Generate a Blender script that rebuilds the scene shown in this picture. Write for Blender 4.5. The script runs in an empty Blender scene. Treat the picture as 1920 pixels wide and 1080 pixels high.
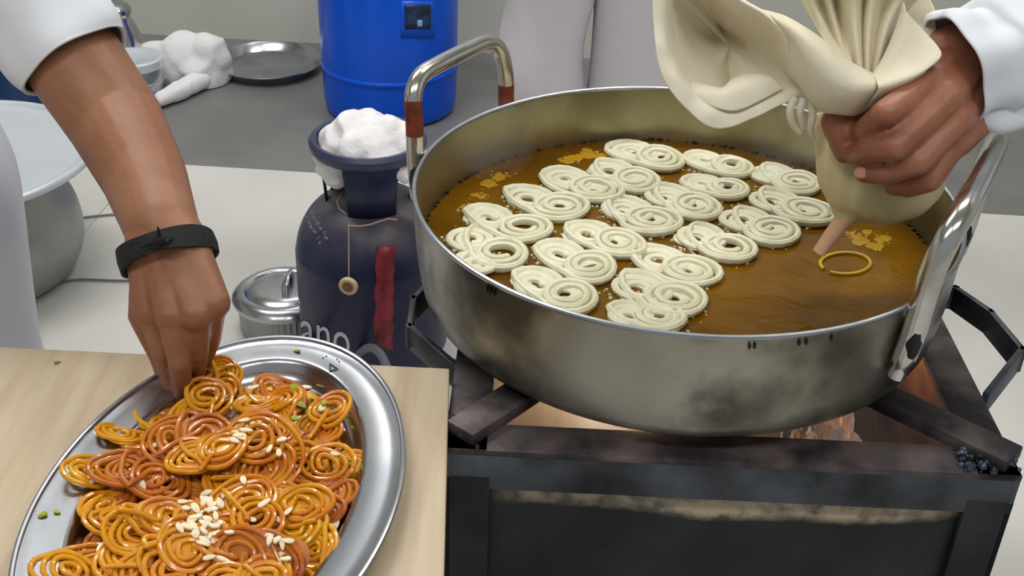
import bpy, bmesh, math, random
import numpy as np
from mathutils import Vector, Matrix, noise, Quaternion

C = bpy.context.scene.collection
S = bpy.context.scene
PI = math.pi
rnd = random.Random(7)

# ------------------------------------------------------------------ camera
CAM_H, PITCH, ROLL, FOC = 1.19, 0.54503584, 0.03463061, 2200.0
_cp, _sp, _c, _s = math.cos(PITCH), math.sin(PITCH), math.cos(ROLL), math.sin(ROLL)
_r, _u, CF = Vector((1, 0, 0)), Vector((0, _sp, _cp)), Vector((0, _cp, -_sp))
CR, CU = _c * _r + _s * _u, -_s * _r + _c * _u
EYE = Vector((0, 0, CAM_H))
cam = bpy.data.objects.new('camera', bpy.data.cameras.new('camera'))
C.objects.link(cam)
cam.data.sensor_width = 36
cam.data.lens = 36 * FOC / 1920
cam.data.clip_start = 0.02
cam.matrix_world = Matrix.Translation(EYE) @ Matrix((CR, CU, -CF)).transposed().to_4x4()
S.camera = cam


def ray(px, py):
    return (px - 960) / FOC * CR - (py - 540) / FOC * CU + CF


def at(px, py, z):
    """the point of the level plane at height z that the photograph shows at this pixel"""
    d = ray(px, py)
    return EYE + d * ((z - CAM_H) / d.z)


def dp(px, py, y):
    """the point of the upright plane at distance y that the photograph shows at this pixel"""
    d = ray(px, py)
    return EYE + d * (y / d.y)


# ------------------------------------------------------------------ world, lamps, exposure
S.view_settings.view_transform = 'Standard'
S.view_settings.look = 'None'
S.view_settings.gamma = 1
S.view_settings.exposure = 0.0
S.view_settings.use_curve_mapping = False
S.cycles.use_denoising = True
S.cycles.max_bounces = 8
w = bpy.data.worlds.new('room_light')
S.world = w
w.use_nodes = True
w.node_tree.nodes['Background'].inputs[0].default_value = (0.93, 0.96, 1.0, 1)
w.node_tree.nodes['Background'].inputs[1].default_value = 0.32


def area(name, loc, size, energy, col, target):
    l = bpy.data.lights.new(name, 'AREA')
    l.shape = 'RECTANGLE'
    l.size, l.size_y = size
    l.energy = energy
    l.color = col
    o = bpy.data.objects.new(name, l)
    C.objects.link(o)
    o.location = loc
    o.rotation_euler = (Vector(target) - Vector(loc)).to_track_quat('-Z', 'Y').to_euler()
    return o


LAMPS = [((-0.9, 1.9, 2.7), 24), ((0.9, 2.0, 2.7), 20), ((-0.8, -0.3, 2.7), 15), ((0.9, -0.3, 2.7), 12)]
for p_, e_ in LAMPS:
    area('ceiling_lamp_light', p_, (1.2, 0.30), e_, (1.0, 0.985, 0.97), (p_[0], p_[1], 0))
area('added_wall_light', (-0.25, 3.15, 2.50), (1.0, 0.10), 4.0, (1.0, 0.99, 0.98), (-0.35, 0.6, 0.9))  # added lamp, set so the platter's rim catches a highlight


# ------------------------------------------------------------------ materials
def lin(c):
    return tuple(((v / 255) / 12.92 if v / 255 <= 0.04045 else ((v / 255 + 0.055) / 1.055) ** 2.4) for v in c) + (1,)


def M(name, col, rough=0.5, metal=0.0, col2=None, nscale=8, lo=0.4, hi=0.65, bump=0, bscale=40, coat=0, spec=0.5, stretch=None, sss=0, detail=4, emit=None, emit_s=0, trans=0, alpha=1, ior=1.45, rough2=None):
    m = bpy.data.materials.new(name)
    m.use_nodes = True
    nt = m.node_tree
    b = nt.nodes['Principled BSDF']
    b.inputs['Base Color'].default_value = lin(col)
    b.inputs['Roughness'].default_value = rough
    b.inputs['Metallic'].default_value = metal
    b.inputs['Coat Weight'].default_value = coat
    b.inputs['Coat Roughness'].default_value = 0.08
    b.inputs['Specular IOR Level'].default_value = spec
    b.inputs['IOR'].default_value = ior
    b.inputs['Transmission Weight'].default_value = trans
    b.inputs['Alpha'].default_value = alpha
    if sss:
        b.inputs['Subsurface Weight'].default_value = sss
        b.inputs['Subsurface Scale'].default_value = 0.006
        b.inputs['Subsurface Radius'].default_value = (1.0, 0.6, 0.3)
    if emit:
        b.inputs['Emission Color'].default_value = lin(emit)
        b.inputs['Emission Strength'].default_value = emit_s
    tc = nt.nodes.new('ShaderNodeTexCoord')
    mp = nt.nodes.new('ShaderNodeMapping')
    nt.links.new(tc.outputs['Object'], mp.inputs[0])
    if stretch:
        mp.inputs['Scale'].default_value = stretch
    if col2:
        n = nt.nodes.new('ShaderNodeTexNoise')
        n.inputs['Scale'].default_value = nscale
        n.inputs['Detail'].default_value = detail
        nt.links.new(mp.outputs[0], n.inputs['Vector'])
        rp = nt.nodes.new('ShaderNodeValToRGB')
        rp.color_ramp.elements[0].position = lo
        rp.color_ramp.elements[1].position = hi
        rp.color_ramp.elements[0].color = lin(col)
        rp.color_ramp.elements[1].color = lin(col2)
        nt.links.new(n.outputs['Fac'], rp.inputs[0])
        nt.links.new(rp.outputs[0], b.inputs['Base Color'])
        if rough2 is not None:
            mr = nt.nodes.new('ShaderNodeMapRange')
            mr.inputs[1].default_value, mr.inputs[2].default_value = lo, hi
            mr.inputs[3].default_value, mr.inputs[4].default_value = rough, rough2
            nt.links.new(n.outputs['Fac'], mr.inputs[0])
            nt.links.new(mr.outputs[0], b.inputs['Roughness'])
    if bump:
        n2 = nt.nodes.new('ShaderNodeTexNoise')
        n2.inputs['Scale'].default_value = bscale
        n2.inputs['Detail'].default_value = 4
        nt.links.new(mp.outputs[0], n2.inputs['Vector'])
        bp = nt.nodes.new('ShaderNodeBump')
        bp.inputs['Strength'].default_value = bump
        bp.inputs['Distance'].default_value = 0.004
        nt.links.new(n2.outputs['Fac'], bp.inputs['Height'])
        nt.links.new(bp.outputs[0], b.inputs['Normal'])
    return m


MT = dict(
    wall=M('painted_wall', (206, 206, 197), 0.7, col2=(197, 198, 190), nscale=3, bump=0.05, bscale=60),
    stone=M('grey_stone_floor', (124, 124, 122), 0.45, col2=(114, 114, 113), nscale=5),
    tile=M('white_floor_tile', (216, 215, 210), 0.28, col2=(206, 205, 201), nscale=4, detail=6),
    grout=M('tile_joint', (196, 194, 189), 0.8),
    board=M('pale_wood_laminate', (196, 180, 154), 0.42, col2=(180, 160, 130), nscale=9, stretch=(9, 0.7, 1), lo=0.35, hi=0.7, detail=6),
    boardedge=M('board_edge', (188, 160, 124), 0.6),
    steel=M('polished_steel', (190, 193, 199), 0.22, 1.0, col2=(166, 170, 177), nscale=14, bump=0.02, bscale=30),
    steel_dull=M('brushed_steel', (184, 188, 194), 0.34, 1.0, col2=(166, 170, 176), nscale=20, stretch=(1, 1, 6)),
    lidsteel=M('satin_lid_metal', (214, 222, 230), 0.32, 0.25, col2=(206, 214, 222), nscale=4),
    alu=M('worn_aluminium', (178, 180, 176), 0.5, 0.75, col2=(150, 153, 150), nscale=7),
    chrome=M('bright_handle_steel', (206, 206, 204), 0.16, 1.0, col2=(186, 180, 166), nscale=18, lo=0.45, hi=0.7, rough2=0.3),
    rust=M('rust_red_scorch', (136, 62, 34), 0.65, 0.2, col2=(88, 40, 24), nscale=60),
    iron=M('sooty_iron', (34, 37, 40), 0.42, 0.5, col2=(96, 102, 112), nscale=13, lo=0.36, hi=0.74, bump=0.25, bscale=60, detail=8),
    iron2=M('blackened_iron', (30, 32, 34), 0.6, 0.3, col2=(48, 50, 52), nscale=16, bump=0.25, bscale=70),
    irontop=M('heat_stained_iron', (46, 42, 44), 0.5, 0.4, col2=(120, 108, 108), nscale=17, lo=0.42, hi=0.72, bump=0.3, bscale=50, detail=8),
    slag=M('weld_slag', (96, 108, 128), 0.35, 0.5, col2=(40, 44, 50), nscale=90, bump=0.8, bscale=110),
    bluepl=M('blue_plastic', (0, 90, 226), 0.30, col2=(0, 80, 210), nscale=5, spec=0.4),
    bluedk=M('dark_blue_plastic', (20, 62, 112), 0.4),
    label=M('dark_drum_label', (22, 34, 52), 0.35, col2=(40, 70, 120), nscale=30),
    patchw=M('pale_label_mark', (140, 190, 235), 0.3),
    navy=M('navy_cylinder_paint', (12, 20, 58), 0.40, col2=(26, 38, 76), nscale=7, lo=0.42, hi=0.75, detail=7, bump=0.06, bscale=40),
    navy2=M('navy_collar_paint', (20, 28, 62), 0.38, col2=(30, 38, 70), nscale=9),
    rim=M('grey_blue_ring_paint', (58, 64, 92), 0.4, col2=(40, 46, 78), nscale=15),
    dusty=M('dusty_rust', (112, 92, 78), 0.8, col2=(74, 66, 66), nscale=25),
    red=M('red_plastic_tape', (150, 32, 52), 0.45, col2=(86, 22, 34), nscale=24, lo=0.45, hi=0.65, bump=0.3, bscale=50),
    beige=M('beige_cap', (190, 170, 138), 0.5),
    brown=M('brown_seal', (120, 84, 48), 0.5),
    whitemark=M('white_stencil_paint', (198, 200, 206), 0.6),
    greymark=M('faded_stencil_paint', (128, 130, 142), 0.7),
    string=M('pale_string', (200, 178, 160), 0.8),
    cloth=M('white_cotton', (226, 230, 236), 0.85, col2=(214, 219, 228), nscale=6, bump=0.1, bscale=90),
    lilac=M('white_kurta_cotton', (206, 207, 218), 0.85, col2=(192, 193, 206), nscale=4, bump=0.1, bscale=80),
    trouser=M('pale_trouser_cotton', (226, 222, 228), 0.85, col2=(218, 213, 220), nscale=5, bump=0.1, bscale=80),
    towel=M('white_towel', (234, 233, 234), 0.95, bump=0.35, bscale=160),
    bag=M('cream_muslin', (236, 229, 208), 0.8, col2=(226, 215, 182), nscale=5, lo=0.35, hi=0.7, bump=0.15, bscale=120, sss=0.1),
    bagwet=M('batter_soaked_muslin', (218, 206, 164), 0.55, col2=(202, 188, 140), nscale=9, bump=0.15, bscale=100, sss=0.1),
    nozzle=M('pink_nozzle', (222, 176, 142), 0.4),
    skinL=M('brown_skin', (150, 104, 76), 0.5, col2=(136, 88, 62), nscale=14, bump=0.12, bscale=150, sss=0.08),
    skinR=M('brown_skin_warm', (160, 106, 82), 0.45, col2=(138, 84, 62), nscale=22, bump=0.15, bscale=150, sss=0.08),
    nail=M('fingernail', (206, 150, 124), 0.3),
    hair=M('black_hair', (16, 14, 14), 0.5, bump=0.4, bscale=120),
    eyew=M('eye_white', (232, 230, 226), 0.2),
    eyed=M('dark_iris', (30, 20, 14), 0.2),
    black=M('black_thread', (9, 10, 14), 0.8, bump=0.4, bscale=200),
    leather=M('brown_leather', (70, 46, 32), 0.6),
    batter=M('raw_batter', (224, 221, 196), 0.45, col2=(210, 207, 176), nscale=40, bump=0.12, bscale=130, sss=0.12),
    yellow=M('fresh_yellow_batter', (196, 158, 34), 0.35),
    oil=None, syrup=None,
    froth_and_glow=M('oil_froth_and_glow', (214, 204, 164), 0.12, coat=0.6, trans=0.35),
    painted_glow=M('painted_oil_glow', (170, 128, 4), 0.22, coat=0.2, bump=0.4, bscale=120),  # bright light through thin oil, put into the colour
    crumb=M('dark_crumb', (44, 30, 14), 0.6),
    fry1=M('amber_fried_coil', (214, 148, 14), 0.3, col2=(194, 112, 10), nscale=45, coat=0.45, sss=0.12),
    fry2=M('orange_fried_coil', (208, 136, 14), 0.3, col2=(186, 98, 10), nscale=45, coat=0.45, sss=0.12),
    fry3=M('red_brown_fried_coil', (192, 112, 24), 0.34, col2=(164, 80, 16), nscale=45, coat=0.4, sss=0.1),
    fry4=M('golden_fried_coil', (218, 160, 16), 0.3, col2=(204, 132, 10), nscale=45, coat=0.45, sss=0.12),
    almond=M('almond_sliver', (236, 222, 194), 0.5, col2=(222, 200, 160), nscale=80),
    pista=M('pistachio_sliver', (158, 164, 20), 0.45, col2=(110, 128, 20), nscale=120),
    foil=M('aluminium_foil', (214, 212, 210), 0.45, 0.3),
    flame=M('gas_flame', (255, 120, 20), 0.5, emit=(255, 110, 20), emit_s=0.6),
    cable=M('grey_cable', (120, 118, 114), 0.5),
    hose=M('grey_hose', (92, 92, 104), 0.45),
    lamp=M('lamp_diffuser', (255, 252, 245), 0.5, emit=(255, 252, 248), emit_s=4.0),
    lampbody=M('lamp_housing', (230, 230, 228), 0.5),
    mark=M('engraved_mark', (70, 74, 80), 0.5),
    drip=M('burnt_oil_drip', (26, 18, 10), 0.35),
)


def pan_mat(name, base, dark, stain, rough):
    """old steel: patchy tarnish with sooty patches"""
    m = M(name, base, rough, 0.85, col2=stain, nscale=9, lo=0.38, hi=0.68, bump=0.04, bscale=25, detail=8)
    nt = m.node_tree
    b = nt.nodes['Principled BSDF']
    src = b.inputs['Base Color'].links[0].from_socket
    mp = [n for n in nt.nodes if n.type == 'MAPPING'][0]
    n = nt.nodes.new('ShaderNodeTexNoise')
    n.inputs['Scale'].default_value = 8.5
    n.inputs['Detail'].default_value = 7
    nt.links.new(mp.outputs[0], n.inputs['Vector'])
    rp = nt.nodes.new('ShaderNodeValToRGB')
    rp.color_ramp.elements[0].position, rp.color_ramp.elements[1].position = 0.50, 0.66
    rp.color_ramp.elements[0].color, rp.color_ramp.elements[1].color = (0, 0, 0, 1), (0.8, 0.8, 0.8, 1)
    nt.links.new(n.outputs['Fac'], rp.inputs[0])
    mx = nt.nodes.new('ShaderNodeMix')
    mx.data_type = 'RGBA'
    mx.inputs[7].default_value = lin(dark)
    nt.links.new(rp.outputs[0], mx.inputs[0])
    nt.links.new(src, mx.inputs[6])
    nt.links.new(mx.outputs[2], b.inputs['Base Color'])
    return m


def soot_and_reflection(m):
    """sooty patches low on the sides, and a dark reflection painted into the left side"""
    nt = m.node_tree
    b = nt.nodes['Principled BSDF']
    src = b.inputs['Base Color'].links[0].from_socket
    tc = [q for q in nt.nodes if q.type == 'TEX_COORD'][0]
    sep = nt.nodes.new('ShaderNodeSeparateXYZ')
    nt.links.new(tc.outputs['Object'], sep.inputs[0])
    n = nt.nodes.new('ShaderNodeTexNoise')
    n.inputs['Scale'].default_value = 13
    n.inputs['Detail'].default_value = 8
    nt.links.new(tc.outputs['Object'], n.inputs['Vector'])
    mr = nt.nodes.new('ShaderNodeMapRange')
    mr.inputs[1].default_value, mr.inputs[2].default_value = -0.10, -0.25  # left side: dark reflection painted into the steel's colour
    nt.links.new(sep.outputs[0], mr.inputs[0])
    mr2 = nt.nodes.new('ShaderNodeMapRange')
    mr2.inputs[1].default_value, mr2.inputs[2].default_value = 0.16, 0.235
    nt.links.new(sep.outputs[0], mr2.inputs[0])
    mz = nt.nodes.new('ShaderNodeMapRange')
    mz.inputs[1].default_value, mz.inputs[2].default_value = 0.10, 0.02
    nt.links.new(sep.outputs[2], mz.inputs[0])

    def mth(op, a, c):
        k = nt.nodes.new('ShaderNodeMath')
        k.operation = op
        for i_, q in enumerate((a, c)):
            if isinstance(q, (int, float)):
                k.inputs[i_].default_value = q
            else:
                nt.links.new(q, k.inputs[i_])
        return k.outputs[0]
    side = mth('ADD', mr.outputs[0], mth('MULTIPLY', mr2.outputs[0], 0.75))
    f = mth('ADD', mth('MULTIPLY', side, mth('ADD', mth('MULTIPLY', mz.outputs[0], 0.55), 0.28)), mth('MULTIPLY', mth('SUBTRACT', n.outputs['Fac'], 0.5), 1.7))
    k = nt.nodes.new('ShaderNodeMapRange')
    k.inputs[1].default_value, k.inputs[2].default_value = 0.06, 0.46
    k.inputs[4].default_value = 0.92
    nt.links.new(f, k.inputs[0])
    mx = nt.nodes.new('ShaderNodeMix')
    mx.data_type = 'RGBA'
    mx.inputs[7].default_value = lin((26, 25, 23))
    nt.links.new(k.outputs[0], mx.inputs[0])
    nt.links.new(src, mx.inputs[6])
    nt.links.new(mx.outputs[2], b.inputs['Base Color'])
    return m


MT['panout'] = pan_mat('tarnished_pan_steel', (178, 176, 166), (62, 60, 54), (146, 141, 124), 0.34)
MT['panin'] = pan_mat('oil_stained_pan_steel', (166, 158, 128), (126, 116, 86), (142, 134, 104), 0.34)


def oil_mat():
    m = M('hot_frying_oil', (86, 55, 1), 0.09, col2=(120, 82, 3), nscale=8, lo=0.35, hi=0.7, spec=0.14, bump=0, ior=1.47)
    nt = m.node_tree
    b = nt.nodes['Principled BSDF']
    mp = [n for n in nt.nodes if n.type == 'MAPPING'][0]
    n = nt.nodes.new('ShaderNodeTexNoise')
    n.inputs['Scale'].default_value = 26
    n.inputs['Detail'].default_value = 3
    n.inputs['Distortion'].default_value = 0.6
    mp2 = nt.nodes.new('ShaderNodeMapping')
    mp2.inputs['Scale'].default_value = (0.8, 1.1, 1)
    tc = [q for q in nt.nodes if q.type == 'TEX_COORD'][0]
    nt.links.new(tc.outputs['Object'], mp2.inputs[0])
    nt.links.new(mp2.outputs[0], n.inputs['Vector'])
    bp = nt.nodes.new('ShaderNodeBump')
    bp.inputs['Strength'].default_value = 0.35
    bp.inputs['Distance'].default_value = 0.006
    nt.links.new(n.outputs['Fac'], bp.inputs['Height'])
    nt.links.new(bp.outputs[0], b.inputs['Normal'])
    return m


MT['oil'] = oil_mat()
MT['syrup'] = M('amber_syrup', (176, 120, 24), 0.05, trans=0.85, ior=1.4)


soot_and_reflection(MT['panout'])


# ------------------------------------------------------------------ mesh helpers
class MB:
    def __init__(s):
        s.v, s.f = [], []

    def add(s, v, f):
        n = len(s.v)
        s.v += [tuple(p) for p in v]
        s.f += [tuple(i + n for i in q) for q in f]
        return s

    def box(s, c, d, rot=None, bev=0.0):
        bm = bmesh.new()
        bmesh.ops.create_cube(bm, size=1)
        bmesh.ops.scale(bm, vec=d, verts=bm.verts)
        if bev:
            bmesh.ops.bevel(bm, geom=bm.edges[:], offset=bev, segments=2, affect='EDGES', profile=0.5)
        mt = Matrix.Translation(c)
        if rot is not None:
            mt = mt @ (rot if isinstance(rot, Matrix) else Matrix.Rotation(rot, 4, 'Z'))
        bm.transform(mt)
        bm.verts.ensure_lookup_table()
        s.add([v.co[:] for v in bm.verts], [[v.index for v in f.verts] for f in bm.faces])
        bm.free()
        return s

    def bar(s, a, b, wd, ht, up=(0, 0, 1), bev=0.0):
        a, b = Vector(a), Vector(b)
        x = (b - a).normalized()
        z = Vector(up)
        z = (z - x * z.dot(x)).normalized()
        y = z.cross(x)
        rot = Matrix((x, y, z)).transposed().to_4x4()
        return s.box((a + b) / 2, ((b - a).length, wd, ht), rot, bev)

    def lathe(s, prof, c=(0, 0, 0), n=48, sx=1, sy=1, rot=0, open_=True, wob=None):
        v, f = [], []
        k = len(prof)
        for i in range(n):
            a = 2 * PI * i / n
            for j, (r, z) in enumerate(prof):
                rr = r + (wob(a, z) if wob else 0)
                x, y = rr * math.cos(a) * sx, rr * math.sin(a) * sy
                v.append((c[0] + x * math.cos(rot) - y * math.sin(rot), c[1] + x * math.sin(rot) + y * math.cos(rot), c[2] + z))
        for i in range(n):
            for j in range(k - 1):
                a, b = i * k + j, ((i + 1) % n) * k + j
                f.append((a, b, b + 1, a + 1))
        return s.add(v, f)

    def tube(s, pts, r, n=10, closed=False, flat=1.0, caps=True):
        pts = [Vector(p) for p in pts]
        m = len(pts)
        rs = r if hasattr(r, '__len__') else [r] * m
        v, f = [], []
        nrm = None
        for i, p in enumerate(pts):
            if closed:
                t = pts[(i + 1) % m] - pts[i - 1]
            else:
                t = pts[min(i + 1, m - 1)] - pts[max(i - 1, 0)]
            t = t.normalized() if t.length > 1e-9 else Vector((0, 0, 1))
            if nrm is None:
                nrm = t.orthogonal().normalized() if abs(t.z) > 0.9 else t.cross(Vector((0, 0, 1))).normalized()
            nrm = (nrm - t * nrm.dot(t))
            nrm = nrm.normalized() if nrm.length > 1e-6 else t.orthogonal().normalized()
            b = t.cross(nrm)
            for k in range(n):
                a = 2 * PI * k / n
                v.append(p + rs[i] * (math.cos(a) * nrm + math.sin(a) * flat * b))
        for i in range(m if closed else m - 1):
            for k in range(n):
                a, b_ = i * n, ((i + 1) % m) * n
                f.append((a + k, a + (k + 1) % n, b_ + (k + 1) % n, b_ + k))
        if caps and not closed:
            f.append(tuple(range(n - 1, -1, -1)))
            f.append(tuple((m - 1) * n + k for k in range(n)))
        return s.add(v, f)

    def disc(s, c, r, n=32, sx=1, sy=1, rot=0):
        v = []
        for i in range(n):
            a = 2 * PI * i / n
            x, y = r * math.cos(a) * sx, r * math.sin(a) * sy
            v.append((c[0] + x * math.cos(rot) - y * math.sin(rot), c[1] + x * math.sin(rot) + y * math.cos(rot), c[2]))
        return s.add(v, [tuple(range(n))])

    def sphere(s, c, r, n=10, m=6, sq=(1, 1, 1), rot=None):
        v, f = [], []
        for j in range(m + 1):
            th = PI * j / m
            for i in range(n):
                a = 2 * PI * i / n
                p = Vector((math.sin(th) * math.cos(a) * r * sq[0], math.sin(th) * math.sin(a) * r * sq[1], math.cos(th) * r * sq[2]))
                if rot is not None:
                    p = rot @ p
                v.append(Vector(c) + p)
        for j in range(m):
            for i in range(n):
                a, b = j * n + i, j * n + (i + 1) % n
                f.append((a, a + n, b + n, b))
        return s.add(v, f)

    def grid(s, rows, closed_u=False):
        k, m = len(rows[0]), len(rows)
        v = [p for r_ in rows for p in r_]
        f = []
        for i in range(m - 1):
            for j in range(k if closed_u else k - 1):
                f.append((i * k + j, i * k + (j + 1) % k, (i + 1) * k + (j + 1) % k, (i + 1) * k + j))
        return s.add(v, f)

    def build(s, name, mat, parent=None, smooth=True, origin=None, mods=()):
        me = bpy.data.meshes.new(name)
        o = bpy.data.objects.new(name, me)
        C.objects.link(o)
        off = Vector((0, 0, 0))
        if parent is not None:
            off = parent_world(parent)
            o.parent = parent
        elif origin is not None:
            off = Vector(origin)
            o.location = off
        me.from_pydata([tuple(Vector(p) - off) for p in s.v], [], s.f)
        bm = bmesh.new()
        bm.from_mesh(me)
        bmesh.ops.remove_doubles(bm, verts=bm.verts, dist=1e-6)
        bmesh.ops.recalc_face_normals(bm, faces=bm.faces)
        bm.to_mesh(me)
        bm.free()
        me.materials.append(MT[mat] if isinstance(mat, str) else mat)
        if smooth:
            me.shade_smooth()
            try:
                me.set_sharp_from_angle(angle=math.radians(42))
            except Exception:
                pass
        for kind, kw in mods:
            md = o.modifiers.new(kind.lower(), kind)
            for a_, b_ in kw.items():
                setattr(md, a_, b_)
        return o


def parent_world(p):
    off = Vector((0, 0, 0))
    while p is not None:
        off += p.location
        p = p.parent
    return off


def tag(o, label, cat, group=None, kind=None):
    if label:
        o['label'] = label
    if cat:
        o['category'] = cat
    if group:
        o['group'] = group
    if kind:
        o['kind'] = kind
    return o


def thing(name, label, cat, loc, group=None):
    o = bpy.data.objects.new(name, None)
    o.empty_display_size = 0.05
    C.objects.link(o)
    o.location = loc
    return tag(o, label, cat, group)


def crom(ctrl, n):
    """a smooth curve through control points (Vectors or tuples of numbers)"""
    P = [np.array(p, float) for p in ctrl]
    out = []
    m = len(P)
    for i in range(n):
        t = i / (n - 1) * (m - 1)
        k = min(int(t), m - 2)
        u = t - k
        p0, p1, p2, p3 = P[max(k - 1, 0)], P[k], P[k + 1], P[min(k + 2, m - 1)]
        out.append(0.5 * (2 * p1 + (p2 - p0) * u + (2 * p0 - 5 * p1 + 4 * p2 - p3) * u * u + (3 * p1 - p0 - 3 * p2 + p3) * u ** 3))
    return out


def cromc(ctrl, n):
    P = [np.array(p, float) for p in ctrl]
    m = len(P)
    out = []
    for i in range(n):
        t = i / n * m
        k = int(t) % m
        u = t - int(t)
        p0, p1, p2, p3 = P[k - 1], P[k], P[(k + 1) % m], P[(k + 2) % m]
        out.append(0.5 * (2 * p1 + (p2 - p0) * u + (2 * p0 - 5 * p1 + 4 * p2 - p3) * u * u + (3 * p1 - p0 - 3 * p2 + p3) * u ** 3))
    return out


def sheet(ctrl_rows, nu, nv):
    """smooth grid through rows of control points"""
    rows = [crom(r_, nu) for r_ in ctrl_rows]
    cols = [crom([rows[i][j] for i in range(len(rows))], nv) for j in range(nu)]
    return [[cols[j][i] for j in range(nu)] for i in range(nv)]


def blob(cones, voxel, smooth=6, fac=0.5):
    """one continuous skin over round cones (p0, r0, p1, r1): returns vertices, faces"""
    bm_all = bmesh.new()
    for (a, ra, b, rb) in cones:
        bm = bmesh.new()
        for p, r_ in ((a, ra), (b, rb)):
            bmesh.ops.create_icosphere(bm, subdivisions=3 if r_ > 0.025 else 2, radius=r_, matrix=Matrix.Translation(Vector(p)))
        if (Vector(a) - Vector(b)).length > 1e-5:
            res = bmesh.ops.convex_hull(bm, input=bm.verts)
            gone = [g for g in res['geom_interior'] if isinstance(g, bmesh.types.BMVert)] + [g for g in res['geom_unused'] if isinstance(g, bmesh.types.BMVert)]
            bmesh.ops.delete(bm, geom=list(set(gone)), context='VERTS')
        me = bpy.data.meshes.new('tmp')
        bm.to_mesh(me)
        bm.free()
        bm_all.from_mesh(me)
        bpy.data.meshes.remove(me)
    me = bpy.data.meshes.new('tmp')
    bm_all.to_mesh(me)
    bm_all.free()
    o = bpy.data.objects.new('tmp', me)
    C.objects.link(o)
    md = o.modifiers.new('r', 'REMESH')
    md.mode = 'VOXEL'
    md.voxel_size = voxel
    if smooth:
        sm = o.modifiers.new('s', 'SMOOTH')
        sm.factor = fac
        sm.iterations = smooth
    dg = bpy.context.evaluated_depsgraph_get()
    ev = o.evaluated_get(dg)
    m2 = ev.to_mesh()
    v = [x.co[:] for x in m2.vertices]
    f = [tuple(p.vertices) for p in m2.polygons]
    ev.to_mesh_clear()
    bpy.data.objects.remove(o)
    bpy.data.meshes.remove(me)
    return v, f


def chain(pts):
    """cones along a list of (point, radius)"""
    return [(pts[i][0], pts[i][1], pts[i + 1][0], pts[i + 1][1]) for i in range(len(pts) - 1)]


def cloth_tube(rows, n=56, folds=0.0, nf=7, seed=0, axisfold=0.0, thick=None):
    """a garment as rings: rows of (centre, axis direction, radius a, radius b)"""
    out = []
    r2 = random.Random(seed)
    ph = [r2.uniform(0, 6.28) for _ in range(6)]
    ref = None
    for i, (c, ax, ra, rb) in enumerate(rows):
        c, ax = Vector(c), Vector(ax).normalized()
        if ref is None:
            ref = ax.orthogonal().normalized() if abs(ax.x) > 0.9 else (Vector((1, 0, 0)) - ax * ax.x).normalized()
        ref = (ref - ax * ref.dot(ax)).normalized()
        b = ax.cross(ref)
        ring = []
        for k in range(n):
            a = 2 * PI * k / n
            q = i / max(1, len(rows) - 1)
            d = folds * (math.sin(nf * a + ph[0] + 2.2 * q) * 0.5 + 0.5 * math.sin((nf - 3) * a + ph[1] - 3 * q) + 0.45 * math.sin(2 * a + ph[2] + 9 * q))
            d += axisfold * math.sin(2 * PI * 3.3 * q + 1.5 * math.sin(a + ph[3]) + ph[4])
            ring.append(c + ref * math.cos(a) * (ra + d) + b * math.sin(a) * (rb + d))
        out.append(ring)
    return out


def lerp_rows(rows, n):
    """interpolate garment rings"""
    flat = [np.array(list(c) + list(Vector(a).normalized()) + [ra, rb]) for c, a, ra, rb in rows]
    return [(q[0:3], q[3:6], q[6], q[7]) for q in crom(flat, n)]


# ------------------------------------------------------------------ setting
YAW = math.radians(-3.4)


def wallpt(x, y0):          # y of a line parallel to the back wall through (-.6, y0)
    return y0 + (x + 0.6) * math.tan(YAW)


stone = MB()
xa, xb = -3.2, 3.4
v = [(xa, wallpt(xa, 2.455), 0), (xb, wallpt(xb, 2.455), 0), (xb, wallpt(xb, 3.36), 0), (xa, wallpt(xa, 3.36), 0)]
v += [(x, y, -0.02) for x, y, z in v]
stone.add(v, [(0, 1, 2, 3), (4, 7, 6, 5), (0, 4, 5, 1), (1, 5, 6, 2), (2, 6, 7, 3), (3, 7, 4, 0)])
so = stone.build('floor_border', 'stone', smooth=False)
tag(so, None, None, kind='structure')
fl = MB().box((0.1, 0.9, -0.03), (6.6, 4.6, 0.04)).build('floor', 'grout', smooth=False, origin=(0, 0, 0))
tag(fl, None, None, kind='structure')
# white floor tiles, 1.2 m square, as pieces of the floor
tm = None
rot = Matrix.Rotation(YAW, 4, 'Z')
for i in range(-3, 4):
    for j in range(-3, 1):
        c = Vector((-0.6, 2.455, 0)) + rot @ Vector((0.33 + i * 1.2, -0.6 + j * 1.2, 0))
        if abs(c.x) > 3.3 or c.y < -1.6:
            continue
        if tm is None:
            t = MB().box((0, 0, 0), (1.1985, 1.1985, 0.012), None, 0.0006).build('tile', 'tile', None, smooth=False)
            tm = t.data
        else:
            t = bpy.data.objects.new('tile', tm)
            C.objects.link(t)
        t.parent = fl
        t.location = (c.x, c.y, -0.006)
        t.rotation_euler.z = YAW
wl = MB()
nrm = rot @ Vector((0, 1, 0))
a, b = Vector((xa, wallpt(xa, 3.31), -0.02)), Vector((xb, wallpt(xb, 3.31), -0.02))
wl.bar((a + b) / 2 + Vector((-3.3, 0.196, 1.4)) + nrm * 0.05, (a + b) / 2 + Vector((3.3, -0.196, 1.4)) + nrm * 0.05, 0.1, 2.84)
tag(wl.build('wall_back', 'wall', smooth=False), None, None, kind='structure')
tag(MB().box((-3.25, 1.0, 1.4), (0.1, 5.2, 2.84)).build('wall_left', 'wall', smooth=False), None, None, kind='structure')
tag(MB().box((3.45, 0.6, 1.4), (0.1, 4.4, 2.84)).build('wall_right', 'wall', smooth=False), None, None, kind='structure')
ce = MB().box((0.1, 0.9, 2.87), (6.8, 5.2, 0.08)).build('ceiling', 'wall', smooth=False)
tag(ce, None, None, kind='structure')
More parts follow.
